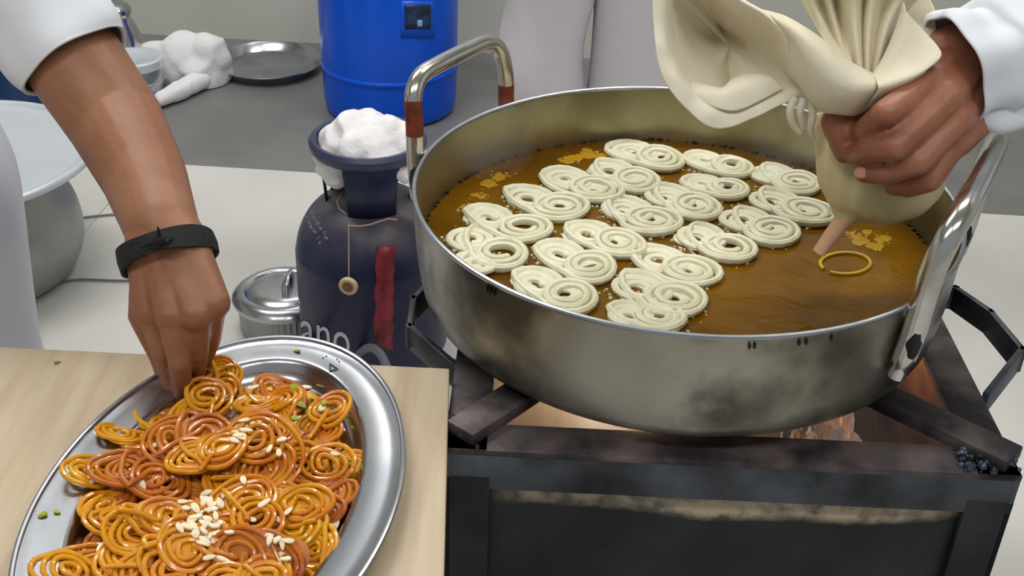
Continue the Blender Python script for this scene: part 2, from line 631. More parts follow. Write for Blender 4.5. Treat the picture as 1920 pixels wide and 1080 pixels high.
for (p_, e_), lb in zip(LAMPS, ('over the lidded pot', 'over the back of the hall on the right', 'over the front left of the room', 'over the front right of the room')):
    t = thing('ceiling_lamp', 'white strip lamp on the ceiling ' + lb, 'lamp', (p_[0], p_[1], 2.83), 'strip lamps on the ceiling')
    MB().box((p_[0], p_[1], 2.80), (1.3, 0.36, 0.06), None, 0.01).build('housing', 'lampbody', t)
    MB().box((p_[0], p_[1], 2.765), (1.22, 0.31, 0.01)).build('diffuser', 'lamp', t)
t = thing('added_wall_lamp', 'added white tube lamp on the back wall for the platter highlight', 'lamp', (-0.25, 3.25, 2.50))  # added fixture for the light that brightens the platter
MB().box((-0.25, 3.25, 2.50), (1.2, 0.05, 0.08), Matrix.Rotation(YAW, 4, "Z"), 0.008).build('housing', 'lampbody', t)
MB().tube([(-0.78, 3.235, 2.50), (0.28, 3.172, 2.50)], 0.016, 14).build('tube', 'lamp', t)

# ------------------------------------------------------------------ stove
SX0, SX1, SY0, SY1, ST = -0.046, 0.418, 0.735, 1.20, 0.585       # the frame's outside and the height of its top bars
RIM = Vector((0.1556, 0.9806, 0.7096))
sr = Matrix.Rotation(math.radians(-1.2), 4, 'Z')
sc0 = Vector(((SX0 + SX1) / 2, (SY0 + SY1) / 2, 0))


def sp(x, y, z):
    return sc0 + sr @ (Vector((x, y, z)) - sc0)


stove = thing('gas_stove', 'square blackened iron stove frame with loop handles, under the wide pan of oil', 'stove', sc0)
BW = 0.036
for nm, p, q, mt in (('front_rail', (SX0, SY0 + BW / 2, ST), (SX1, SY0 + BW / 2, ST), 'irontop'), ('back_rail', (SX0, SY1 - BW / 2, ST), (SX1, SY1 - BW / 2, ST), 'irontop'),
                     ('side_rail', (SX0 + BW / 2, SY0, ST), (SX0 + BW / 2, SY1, ST), 'irontop'), ('side_rail', (SX1 - BW / 2, SY0, ST), (SX1 - BW / 2, SY1, ST), 'irontop')):
    m_ = MB().bar(sp(*p), sp(*q), BW, 0.006, bev=0.0012)
    m_.build(nm, mt, stove)
# front apron of the angle iron, standing proud of the panel
MB().bar(sp(SX0, SY0 + 0.003, ST - 0.018), sp(SX1, SY0 + 0.003, ST - 0.018), 0.005, 0.040, bev=0.001).build('front_apron', 'iron', stove)
MB().bar(sp(SX0 + 0.003, SY0, ST - 0.018), sp(SX0 + 0.003, SY1, ST - 0.018), 0.005, 0.040, bev=0.001).build('side_apron', 'iron', stove)
MB().bar(sp(SX1 - 0.003, SY0, ST - 0.018), sp(SX1 - 0.003, SY1, ST - 0.018), 0.005, 0.040, bev=0.001).build('side_apron', 'iron', stove)
MB().bar(sp(SX0, SY1 - 0.003, ST - 0.018), sp(SX1, SY1 - 0.003, ST - 0.018), 0.005, 0.040, bev=0.001).build('back_apron', 'iron', stove)
for x in (SX0, SX1):
    for y in (SY0, SY1):
        sx_, sy_ = (1 if x == SX0 else -1), (1 if y == SY0 else -1)
        l = MB()
        l.box(sp(x + sx_ * 0.019, y + sy_ * 0.003, 0.28), (0.038, 0.006, 0.56), sr, 0.001)
        l.box(sp(x + sx_ * 0.003, y + sy_ * 0.019, 0.28), (0.006, 0.038, 0.56), sr, 0.001)
        l.build('leg', 'iron2', stove)


def panel_mat():
    """dark sheet with a scorched, peeled band along its top"""
    m = M('scorched_front_sheet', (27, 29, 31), 0.5, 0.35, col2=(40, 43, 46), nscale=14, bump=0.2, bscale=60, detail=8)
    nt = m.node_tree
    bs = nt.nodes['Principled BSDF']
    src = bs.inputs['Base Color'].links[0].from_socket
    tc = [q for q in nt.nodes if q.type == 'TEX_COORD'][0]
    sep = nt.nodes.new('ShaderNodeSeparateXYZ')
    nt.links.new(tc.outputs['Object'], sep.inputs[0])
    n = nt.nodes.new('ShaderNodeTexNoise')
    n.inputs['Scale'].default_value = 11
    n.inputs['Detail'].default_value = 7
    nt.links.new(tc.outputs['Object'], n.inputs['Vector'])

    def math_(op, a, b_):
        k = nt.nodes.new('ShaderNodeMath')
        k.operation = op
        for i, q in enumerate((a, b_)):
            if isinstance(q, (int, float)):
                k.inputs[i].default_value = q
            else:
                nt.links.new(q, k.inputs[i])
        return k.outputs[0]
    # x runs along the sheet (object space), z is height above the floor
    h = math_('ADD', sep.outputs[2], math_('MULTIPLY', math_('SUBTRACT', n.outputs['Fac'], 0.5), 0.05))
    sag = math_('MULTIPLY', math_('ABSOLUTE', math_('SUBTRACT', sep.outputs[0], -0.01), 0), 0.05)
    h = math_('SUBTRACT', h, sag)
    d = math_('ABSOLUTE', math_('SUBTRACT', h, 0.5355), 0)
    band = nt.nodes.new('ShaderNodeMapRange')
    band.inputs[1].default_value, band.inputs[2].default_value = 0.019, 0.010
    nt.links.new(d, band.inputs[0])
    ex = nt.nodes.new('ShaderNodeMapRange')
    ex.inputs[1].default_value, ex.inputs[2].default_value = 0.20, 0.165
    nt.links.new(math_('ABSOLUTE', math_('SUBTRACT', sep.outputs[0], 0.0), 0), ex.inputs[0])
    fac = math_('MULTIPLY', band.outputs[0], ex.outputs[0])
    n3 = nt.nodes.new('ShaderNodeTexNoise')
    n3.inputs['Scale'].default_value = 60
    n3.inputs['Detail'].default_value = 6
    nt.links.new(tc.outputs['Object'], n3.inputs['Vector'])
    rp = nt.nodes.new('ShaderNodeValToRGB')
    rp.color_ramp.elements[0].position, rp.color_ramp.elements[1].position = 0.36, 0.6
    rp.color_ramp.elements[0].color, rp.color_ramp.elements[1].color = lin((96, 92, 84)), lin((176, 160, 134))
    nt.links.new(n3.outputs['Fac'], rp.inputs[0])
    mx = nt.nodes.new('ShaderNodeMix')
    mx.data_type = 'RGBA'
    nt.links.new(fac, mx.inputs[0])
    nt.links.new(src, mx.inputs[6])
    nt.links.new(rp.outputs[0], mx.inputs[7])
    nt.links.new(mx.outputs[2], bs.inputs['Base Color'])
    mt = math_('MULTIPLY', math_('SUBTRACT', 1.0, fac), 0.35)
    nt.links.new(mt, bs.inputs['Metallic'])
    return m


MT['panel'] = panel_mat()
MB().box(sp((SX0 + SX1) / 2, SY0 + 0.010, 0.30), (SX1 - SX0 - 0.012, 0.003, 0.50), sr).build('front_panel', 'panel', stove, smooth=False)
for x in (SX0 + 0.010, SX1 - 0.010):
    MB().box(sp(x, (SY0 + SY1) / 2, 0.33), (0.003, SY1 - SY0 - 0.02, 0.46), sr).build('side_panel', 'dusty', stove, smooth=False)
# pan supports running in from the corners
for (x, y) in ((SX0, SY0), (SX1, SY0), (SX0, SY1), (SX1, SY1)):
    p0 = sp(x + (0.012 if x == SX0 else -0.004), y + (0.014 if y == SY0 else -0.014), ST + 0.008)
    p1 = Vector((RIM.x, RIM.y, ST + 0.008)) + (p0 - Vector((RIM.x, RIM.y, ST + 0.008))).normalized() * 0.10
    MB().bar(p0, p1, 0.030, 0.012, bev=0.0015).build('pan_support', 'irontop', stove)
# weld lumps at the front right corner
wl_ = MB()
for k in range(60):
    wl_.sphere(sp(SX1 - 0.022 + rnd.uniform(-0.026, 0.020), SY0 + rnd.uniform(0.002, 0.03), ST + 0.004 + rnd.uniform(-0.002, 0.004)), rnd.uniform(0.0012, 0.0036), 7, 5)
tag(wl_.build('weld_bead', 'slag', stove), None, None, kind='stuff')
wl_ = MB()
for k in range(16):
    wl_.sphere(sp(SX0 + 0.02 + rnd.uniform(-0.018, 0.03), SY0 + rnd.uniform(0.002, 0.05), ST + 0.004 + rnd.uniform(-0.002, 0.003)), rnd.uniform(0.002, 0.005), 7, 5)
tag(wl_.build('weld_bead', 'slag', stove), None, None, kind='stuff')
# loop handles of flat bar on both sides
hz = 0.572
for pts in ([(0.412, 1.035), (0.452, 1.031), (0.473, 0.987), (0.481, 0.922), (0.425, 0.850)], [(-0.045, 1.02), (-0.080, 1.012), (-0.096, 0.975), (-0.095, 0.925), (-0.042, 0.856)]):
    h_ = MB()
    for i in range(4):
        a, b = Vector((*pts[i], hz)), Vector((*pts[i + 1], hz))
        d = (b - a).normalized() * 0.004
        h_.bar(a - d, b + d, 0.006, 0.026, bev=0.001)
    h_.build('handle', 'iron', stove)
# burner with flames on a pale shelf, wrapped in foil
MB().box((0.135, 0.965, 0.470), (0.33, 0.40, 0.012), None, 0.001).build('heat_shelf', 'board', stove)
bu = MB()
bu.lathe([(0.02, 0.476), (0.075, 0.476), (0.075, 0.50), (0.06, 0.512), (0.02, 0.512), (0.02, 0.476)], (RIM.x, RIM.y + 0.10, 0), 32)
bo = bu.build('burner', 'iron2', stove)
for k in range(18):
    a = 2 * PI * k / 18
    c = Vector((RIM.x + 0.068 * math.cos(a), RIM.y + 0.10 + 0.068 * math.sin(a), 0.511))
    d = Vector((math.cos(a) * 0.5, math.sin(a) * 0.5, 1)).normalized()
    MB().tube([c, c + d * 0.02, c + d * 0.04, c + d * 0.06], [0.004, 0.0055, 0.004, 0.0005], 8).build('flame', 'flame', bo)
fl_ = bpy.data.lights.new('burner_flame_light', 'POINT')
fl_.energy, fl_.color, fl_.shadow_soft_size = 0.10, (1.0, 0.34, 0.08), 0.012
fo = bpy.data.objects.new('burner_flame_light', fl_)
C.objects.link(fo)
fo.location = (0.375, 0.965, 0.555)
fl2 = bpy.data.lights.new('burner_flame_light', 'POINT')
fl2.energy, fl2.color, fl2.shadow_soft_size = 0.85, (1.0, 0.86, 0.70), 0.03
fo2 = bpy.data.objects.new('burner_flame_light', fl2)
C.objects.link(fo2)
fo2.location = (0.10, 1.03, 0.55)

# crumpled foil on the shelf
fm = MB()
rows = []
for i in range(22):
    row = []
    for j in range(22):
        x, y = 0.262 + 0.074 * i / 21, 0.79 + 0.20 * j / 21
        n_ = noise.noise(Vector((x * 70, y * 70, 1.3))) * 0.010 + noise.noise(Vector((x * 160, y * 160, 4))) * 0.005
        row.append((x + n_ * 0.4, y + 0.3 * n_, 0.497 + n_))
    rows.append(row)
fm.grid(rows)
fo_ = fm.build('aluminium_foil', 'foil', None, smooth=False, origin=(0.25, 0.89, 0.478), mods=[('SOLIDIFY', dict(thickness=0.001))])
tag(fo_, 'crumpled aluminium foil lying inside the stove under the pan', 'foil')

# ------------------------------------------------------------------ the wide pan
BOT = ST + 0.0145
pan = thing('frying_pan', 'wide round steel pan of hot oil with two loop handles, on the stove', 'pan', (RIM.x, RIM.y, BOT))
h = RIM.z - BOT
prof_o = [(0.001, 0), (0.20, 0), (0.222, 0.0005), (0.232, 0.003), (0.2385, 0.009), (0.2425, 0.018), (0.2455, 0.035), (0.248, 0.06), (0.2497, h - 0.003), (0.2505, h)]
prof_i = [(0.2475, h), (0.2468, h - 0.003), (0.245, 0.06), (0.2425, 0.035), (0.2395, 0.020), (0.232, 0.009), (0.20, 0.004), (0.001, 0.004)]
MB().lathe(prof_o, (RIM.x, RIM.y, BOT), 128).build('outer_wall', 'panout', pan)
MB().lathe(prof_i, (RIM.x, RIM.y, BOT), 128).build('inner_wall', 'panin', pan)
MB().tube([Vector((RIM.x + 0.2488 * math.cos(2 * PI * k / 128), RIM.y + 0.2488 * math.sin(2 * PI * k / 128), RIM.z)) for k in range(128)], 0.0022, 8, closed=True).build('rim', 'steel_dull', pan)


def pan_handle(phi, half, out, rise, rr):
    n_ = Vector((math.cos(phi), math.sin(phi), 0))
    t_ = Vector((-math.sin(phi), math.cos(phi), 0))
    R_ = 0.2495 + rr
    ca, sa = math.cos(half) * R_, math.sin(half) * R_

    def q(t, o, z):
        return Vector((RIM.x, RIM.y, RIM.z)) + t_ * t + n_ * (ca + o) + Vector((0, 0, z))
    ctrl = [q(-sa, -0.004, -0.062), q(-sa, 0.0, -0.03), q(-sa, 0.002, 0.0), q(-sa * 0.99, out * 0.25, rise * 0.42), q(-sa * 0.93, out * 0.62, rise * 0.78), q(-sa * 0.72, out * 0.93, rise * 0.97), q(-sa * 0.3, out, rise),
            q(sa * 0.3, out, rise), q(sa * 0.72, out * 0.93, rise * 0.97), q(sa * 0.93, out * 0.62, rise * 0.78), q(sa * 0.99, out * 0.25, rise * 0.42), q(sa, 0.002, 0.0), q(sa, 0.0, -0.03), q(sa, -0.004, -0.062)]
    return [Vector(p) for p in crom(ctrl, 90)]


for nm, phi, half, out, rise, rr in (('far', 149.0, 18.6, 0.012, 0.072, 0.0085), ('near', -28.0, 23.8, 0.012, 0.080, 0.0098)):
    path = pan_handle(math.radians(phi), math.radians(half), out, rise, rr)
    rad = [rr * (0.75 if min(i, 89 - i) < 4 else 1.0) for i in range(90)]
    ho = MB().tube(path, rad, 16).build('handle', 'chrome', pan)
    if nm == 'far':
        MB().tube(path[12:19], rr * 1.015, 16, caps=False).build('scorch_mark', 'rust', ho)
        MB().tube(path[63:72], rr * 1.015, 16, caps=False).build('scorch_mark', 'rust', ho)
    for e in (0, -1):
        d = path[8] if e == 0 else path[-9]
        MB().sphere(d, 0.016, 10, 6, (0.5, 0.8, 1.3)).build('weld', 'iron2', ho)
# burnt drips on the outside just below the rim
for px in (905, 912, 919, 1411, 1421, 1506, 1518, 1570):
    best = min((abs((at(px, 640, RIM.z).x - RIM.x) / 0.25 - math.cos(a_)), a_) for a_ in [-PI + PI * k / 400 for k in range(401)])[1]
    o_ = Vector((math.cos(best), math.sin(best), 0))
    d = RIM + o_ * 0.2507
    ln = 0.006 if px < 1000 else 0.005
    MB().tube([d + Vector((0, 0, -0.004)), d + Vector((0, 0, -0.004 - ln / 2)) - o_ * 0.0003, d + Vector((0, 0, -0.004 - ln)) - o_ * 0.0005], [0.0006, 0.0012, 0.0009], 6).build('drip', 'drip', pan)

OZ = 0.650
om = MB().lathe([(0.0005, -0.0455), (0.228, -0.0405), (0.2405, -0.016), (0.2437, 0.0), (0.15, 0.0), (0.0005, 0.0)], (RIM.x, RIM.y, OZ), 96)
oo = om.build('frying_oil', 'oil', None, origin=(RIM.x, RIM.y, OZ))
tag(oo, 'dark amber hot oil filling the wide pan', 'oil', kind='stuff')


def web(mb, c, r, ex, ey, rot_, z, seed, off=(0, 0), hole=0.3, th=0.0012):
    """the thin skin of batter fused between the loops, with a hole off its centre"""
    r2 = random.Random(seed)
    p = r2.uniform(0, 6)
    n = 28
    rings = []
    for fr, dz in ((hole, -th), (hole, th * .4), ((hole + 1) / 2, th), (1.0, th * .2), (1.0, -th)):
        ring = []
        for k in range(n):
            a = 2 * PI * k / n
            rr = r * fr * (1 + .10 * math.sin(2 * a + p) + .07 * math.sin(3 * a + 2 * p))
            q = (1 - fr) * r
            x, y = rr * math.cos(a) * ex + off[0] * q, rr * math.sin(a) * ey + off[1] * q
            ring.append(Vector((c[0] + x * math.cos(rot_) - y * math.sin(rot_), c[1] + x * math.sin(rot_) + y * math.cos(rot_), z + dz)))
        rings.append(ring)
    b0 = len(mb.v)
    mb.grid(rings, closed_u=True)
    mb.f += [(b0 + k, b0 + (k + 1) % n, b0 + 4 * n + (k + 1) % n, b0 + 4 * n + k) for k in range(n)]
    return mb


def spiral(c, r0, r1, turns, a0, ex, ey, rot_, jit, n, z0, z1, seed):
    r2 = random.Random(seed)
    p1, p2 = r2.uniform(0, 6.28), r2.uniform(0, 6.28)
    out = []
    for i in range(n):
        q = i / (n - 1)
        a = a0 + turns * 2 * PI * q
        r = r0 + (r1 - r0) * q
        r *= 1 + jit * math.sin(2 * a + p1 + 3 * q) + 0.6 * jit * math.sin(3 * a + p2 - 5 * q)
        x, y = r * math.cos(a) * ex, r * math.sin(a) * ey
        out.append(Vector((c[0] + x * math.cos(rot_) - y * math.sin(rot_), c[1] + x * math.sin(rot_) + y * math.cos(rot_), z0 + (z1 - z0) * q + 0.0006 * math.sin(5 * a + p2))))
    return out


def raw_coil(A, B, seed, r=0.0044):
    """one jalebi: loops round A, then crosses over into loops round B"""
    r2 = random.Random(seed)
    d = (B - A)
    ang = math.atan2(d.y, d.x)
    L = d.length
    sc = max(0.7, min(1.25, L / 0.026)) * r2.uniform(0.95, 1.08)
    RA = 0.0255 * sc
    a = spiral((A.x, A.y), 0.005 * sc, RA, 2.7, ang + r2.uniform(-1, 1), 1.05, 0.95, ang, 0.11, 44, 0.0015, 0.003, seed)
    t = math.atan2(a[-1].y - B.y, a[-1].x - B.x)
    b = spiral((B.x, B.y), 0.0265 * sc, 0.0085 * sc, 2.6, t, 1.0, 1.0, 0, 0.11, 46, 0.0045, 0.0052, seed + 50)
    pts = a + b
    sm = []
    for i in range(len(pts)):
        lo, hi = max(0, i - 2), min(len(pts), i + 3)
        sm.append(sum(pts[lo:hi], Vector()) / (hi - lo))
    rad = [r * (1 + 0.22 * noise.noise(Vector((i * 0.21, seed * 3.1, 0)))) for i in range(len(sm))]
    rad[0] = rad[-1] = r * 0.5
    return sm, rad


ROWS = {
    'outer left row of frying coils': [((885, 447), (938, 476)), ((916, 408), (982, 430)), ((993, 371), (1050, 388)), ((1064, 336), (1115, 356)), ((1146, 320), (1190, 338)), ((1186, 283), (1234, 298))],
    'middle row of frying coils': [((1006, 530), (1066, 556)), ((1050, 477), (1104, 502)), ((1103, 438), (1158, 456)), ((1173, 393), (1222, 415)), ((1254, 368), (1302, 387)), ((1318, 345), (1362, 356)), ((1322, 300), (1370, 313))],
    'inner row beside the open oil': [((1180, 590), (1236, 596)), ((1200, 540), (1264, 562)), ((1237, 486), (1292, 508)), ((1312, 445), (1366, 466)), ((1396, 412), (1448, 433)), ((1452, 378), (1512, 398)), ((1446, 326), (1494, 343))],
}
ORD = ['first', 'second', 'third', 'fourth', 'fifth', 'sixth', 'seventh']
rawpts = []
sd = 100
for rw, lst in ROWS.items():
    for k, (pa, pb) in enumerate(lst):
        sd += 1
        A, B = at(*pa, OZ + 0.003), at(*pb, OZ + 0.003)
        pts, rad = raw_coil(A, B, sd)
        c = Vector(((A.x + B.x) / 2, (A.y + B.y) / 2, OZ))
        z = (k % 2) * 0.0008
        fix = []
        for p in pts:
            d = Vector((p.x - RIM.x, p.y - RIM.y))
            if d.length > 0.236:
                d = d.normalized() * 0.236
            fix.append(Vector((RIM.x + d.x, RIM.y + d.y, OZ + p.z + z - 0.0012)))
        mb = MB().tube(fix, rad, 8, flat=0.85)
        for q_, (cc, zz) in enumerate(((A, 0.0012), (B, 0.0032))):
            if (cc - Vector((RIM.x, RIM.y, cc.z))).length < 0.213 and rnd.random() < 0.8:
                web(mb, cc, 0.0215, 1.03, 0.97, 0, OZ + zz, sd * 2 + q_, (rnd.uniform(-.4, .4), rnd.uniform(-.4, .4)), rnd.uniform(0.16, 0.5), 0.0016)
        o = mb.build('jalebi', 'batter', None, origin=c)
        rawpts.append((A, B))
        tag(o, 'pale jalebi, %s from the pan front in the %s' % (ORD[k], rw), 'jalebi', 'pale jalebi frying in the oil')
# the curl of batter against the near left rim
A, B = at(880, 492, OZ), at(905, 515, OZ)
pts, rad = raw_coil(A, A + (B - A) * 0.6, 77, 0.0028)
fix = []
for p in pts:
    d = Vector((p.x - RIM.x, p.y - RIM.y))
    if d.length > 0.234:
        d = d.normalized() * 0.234
    fix.append(Vector((RIM.x + d.x, RIM.y + d.y, OZ + p.z)))
tag(MB().tube(fix, rad, 8).build('jalebi', 'batter', None, origin=A), 'small pale raw jalebi pressed against the left inside wall of the pan', 'jalebi', 'pale jalebi frying in the oil')
# the ring being piped, still yellow
ring = [at(1585 + 47 * math.cos(a), 494 + 20 * math.sin(a), OZ + 0.001) for a in [2.6 + 5.9 * k / 40 for k in range(41)]]
tag(MB().tube(ring, [0.0019] * 41, 8).build('batter_ring', 'yellow', None, origin=at(1585, 494, OZ)), 'fresh yellow ring of batter just piped under the nozzle', 'batter')
# froth: bubbles round the frying coils, yellow light in thin oil painted as flecks
fb = MB()
for k in range(1500):
    A, B = rnd.choice(rawpts)
    c = A.lerp(B, rnd.random())
    a = rnd.uniform(0, 6.28)
    r_ = rnd.uniform(0.024, 0.037)
    p = Vector((c.x + r_ * math.cos(a), c.y + r_ * math.sin(a), OZ))
    if (p - Vector((RIM.x, RIM.y, OZ))).length < 0.236:
        fb.sphere(p, rnd.uniform(0.0009, 0.0027), 6, 4)
tag(fb.build('oil_bubble', 'froth_and_glow', None, origin=(RIM.x, RIM.y, OZ)), 'tiny pale bubbles foaming between the frying coils', 'bubbles', kind='stuff')
for lb, cs in (('painted patch of yellow light against the back wall of the pan', [(1075, 296), (1100, 288), (1125, 290), (1060, 302)]), ('painted streak of yellow light along the left wall of the pan', [(880, 388), (900, 366), (916, 345), (938, 330)]),
               ('painted pool of yellow light behind the piping nozzle', [(1610, 450), (1640, 462), (1625, 436), (1600, 440), (1655, 448)])):
    fb = MB()
    for k in range(44):
        px, py = rnd.choice(cs)
        p = at(px + rnd.gauss(0, 6), py + rnd.gauss(0, 3), OZ - 0.0004)
        if (p - Vector((RIM.x, RIM.y, OZ))).length < 0.236:
            fb.sphere(p, rnd.uniform(0.003, 0.0075), 12, 6, (1, 1, 0.10))
    for k in range(260):
        px, py = rnd.choice(cs)
        p = at(px + rnd.gauss(0, 8), py + rnd.gauss(0, 4), OZ - 0.0006)
        if (p - Vector((RIM.x, RIM.y, OZ))).length < 0.238:
            fb.sphere(p, rnd.uniform(0.0009, 0.0024), 6, 4, (1, 1, 0.4))
    tag(fb.build('oil_froth_and_glow', 'painted_glow', None, origin=at(*cs[0], OZ)), lb, 'froth_and_glow', kind='stuff')
fb = MB()
for k in range(240):
    a = rnd.uniform(0, 2 * PI)
    fb.sphere(Vector((RIM.x + 0.2425 * math.cos(a), RIM.y + 0.2425 * math.sin(a), OZ + rnd.uniform(-0.001, 0.0015))), rnd.uniform(0.0008, 0.0022), 6, 4)
tag(fb.build('crumb_line', 'crumb', None, origin=(RIM.x, RIM.y, OZ)), 'dark crumbs caught where the oil meets the pan wall', 'crumbs', kind='stuff')

# ------------------------------------------------------------------ board table, platter
TZ = 0.600
tb = thing('board_table', 'low table with a pale wood grain top beside the stove', 'table', (-0.45, 0.48, 0))
bx0, bx1 = -1.05, -0.047
q = [(-0.052, 0.835), (-0.040, 0.588), (-0.028, 0.20), (-1.05, 0.22), (-1.05, 0.858)]
v = [(x, y, TZ) for x, y in q] + [(x, y, TZ - 0.018) for x, y in q]
tp = MB().add(v, [(0, 1, 2, 3, 4), (9, 8, 7, 6, 5)] + [(i, i + 5, (i + 1) % 5 + 5, (i + 1) % 5) for i in range(5)])
tp.build('tabletop', 'board', tb, smooth=False, mods=[('BEVEL', dict(width=0.0012, segments=2))])
for x, y in ((-0.10, 0.26), (-0.11, 0.79), (-1.0, 0.27), (-1.0, 0.80)):
    MB().box((x, y, 0.291), (0.04, 0.04, 0.582), None, 0.003).build('leg', 'boardedge', tb)

PC, PA, PB, PR = Vector((-0.2038, 0.6466, TZ)), 0.1968, 0.1271, math.radians(-96.0)
plat = thing('serving_platter', 'large oval steel platter of orange jalebis on the wood grain board', 'platter', PC)


def oval(dr, z, n=96):
    return [Vector((PC.x + (PA - dr) * math.cos(t) * math.cos(PR) - (PB - dr) * math.sin(t) * math.sin(PR), PC.y + (PA - dr) * math.cos(t) * math.sin(PR) + (PB - dr) * math.sin(t) * math.cos(PR), PC.z + z)) for t in [2 * PI * k / n for k in range(n)]]


prof = [(0.0, 0.022), (0.003, 0.0205), (0.012, 0.0200), (0.0275, 0.0194), (0.030, 0.0188), (0.0325, 0.0165), (0.036, 0.0100), (0.0395, 0.0055), (0.044, 0.0035), (0.06, 0.003), (0.10, 0.003), (0.1268, 0.003)]
pm = MB()
pm.grid([oval(d, z) for d, z in prof], closed_u=True)
pm.grid([oval(d, z - 0.0016) for d, z in prof], closed_u=True)
pm.build('dish', 'steel', plat)
MB().tube(oval(0.0006, 0.0215, 128), 0.0021, 8, closed=True).build('rolled_rim', 'steel_dull', plat)
p0 = at(612, 696, TZ + 0.0198)
mk = MB()
tri = [at(*q_, TZ + 0.0200) for q_ in ((619, 682), (633, 692), (618, 696))]
for i in range(3):
    mk.tube([tri[i], tri[(i + 1) % 3]], 0.0007, 6)
for q_ in ((632, 674), (636, 678), (606, 671), (612, 668)):
    mk.sphere(at(*q_, TZ + 0.0200), 0.0008, 6, 4)
mk.build('engraved_mark', 'mark', plat)
sy = MB()
ring0 = oval(0.0405, 0.0045)
sy.grid([oval(0.0405, 0.0042), oval(0.06, 0.0046), oval(0.1265, 0.0046)], closed_u=True)
tag(sy.build('sugar_syrup', 'syrup', None, origin=PC), 'thin pool of shiny amber syrup in the bottom of the platter', 'syrup', kind='stuff')


def fried_mesh(seed, r0, strand, lobes):
    r2 = random.Random(seed)
    A = Vector((0, 0, 0))
    pts = spiral((0, 0), 0.004, r0, 4.3, r2.uniform(0, 6), 1.0, r2.uniform(0.74, 0.95), r2.uniform(0, 3), 0.15, 84, 0.002, 0.003, seed)
    if lobes:
        a = r2.uniform(0, 6.28)
        B = Vector((math.cos(a), math.sin(a), 0)) * r0 * 0.8
        t = math.atan2(pts[-1].y - B.y, pts[-1].x - B.x)
        pts += spiral((B.x, B.y), r0 * 0.95, r0 * 0.2, 3.2, t, 1, 0.88, 0, 0.15, 64, 0.0055, 0.0065, seed + 9)
    # a last strand laid across
    last = pts[-1]
    a = r2.uniform(0, 6.28)
    e = Vector((math.cos(a) * r0 * 0.8, math.sin(a) * r0 * 0.8, 0.008))
    pts += [last.lerp(e, q_ / 8) + Vector((0, 0, 0.0015 * math.sin(q_ / 8 * PI))) for q_ in range(1, 9)]
    sm = []
    for i in range(len(pts)):
        lo, hi = max(0, i - 2), min(len(pts), i + 3)
        p = sum(pts[lo:hi], Vector()) / (hi - lo)
        p.z += 0.0022 * noise.noise(Vector((p.x * 60, p.y * 60, seed)))
        p.x += 0.0016 * noise.noise(Vector((i * 0.23, seed * 2.3, 1)))
        p.y += 0.0016 * noise.noise(Vector((i * 0.23, seed * 2.3, 7)))
        sm.append(p)
    rad = [strand * (1 + 0.25 * noise.noise(Vector((i * 0.17, seed * 1.7, 3)))) for i in range(len(sm))]
    rad[0] = rad[-1] = strand * 0.4
    cen = sum(sm, Vector()) / len(sm)
    wm = MB()
    for q_, (cc, zz) in enumerate(((A, 0.0012),) + (((B, 0.0045),) if lobes else ())):
        if r2.random() < 0.5:
            web(wm, cc, r0 * 0.76, 1.0, 0.85, 0, zz, seed + q_, (r2.uniform(-.4, .4), r2.uniform(-.4, .4)), r2.uniform(0.12, 0.45), 0.0008)
    fried_mesh.web = ([Vector(p) - Vector((cen.x, cen.y, 0)) for p in wm.v], wm.f)
    return [p - Vector((cen.x, cen.y, 0)) for p in sm], rad


def fried(px, py, z, size, tilt, az, mat, label, strand=0.0020, lobes=True):
    """a fried coil leaning by tilt towards the compass direction az"""
    global sd
    sd += 1
    pts, rad = fried_mesh(sd, size, strand, lobes)
    c = at(px, py, TZ + z)
    R_ = Matrix.Rotation(tilt, 3, Vector((math.cos(az), math.sin(az), 0)))
    P_ = [c + R_ @ p for p in pts]
    W_ = [c + R_ @ p for p in fried_mesh.web[0]]
    low = min(p.z for p in P_) - strand
    floor_ = TZ + 0.0035
    if low < floor_:
        P_ = [p + Vector((0, 0, floor_ - low)) for p in P_]
        W_ = [p + Vector((0, 0, floor_ - low)) for p in W_]
    o = MB().tube(P_, rad, 8).add(W_, fried_mesh.web[1]).build('jalebi', mat, None, origin=c)
    return tag(o, label, 'jalebi', 'fried orange jalebis heaped on the platter')


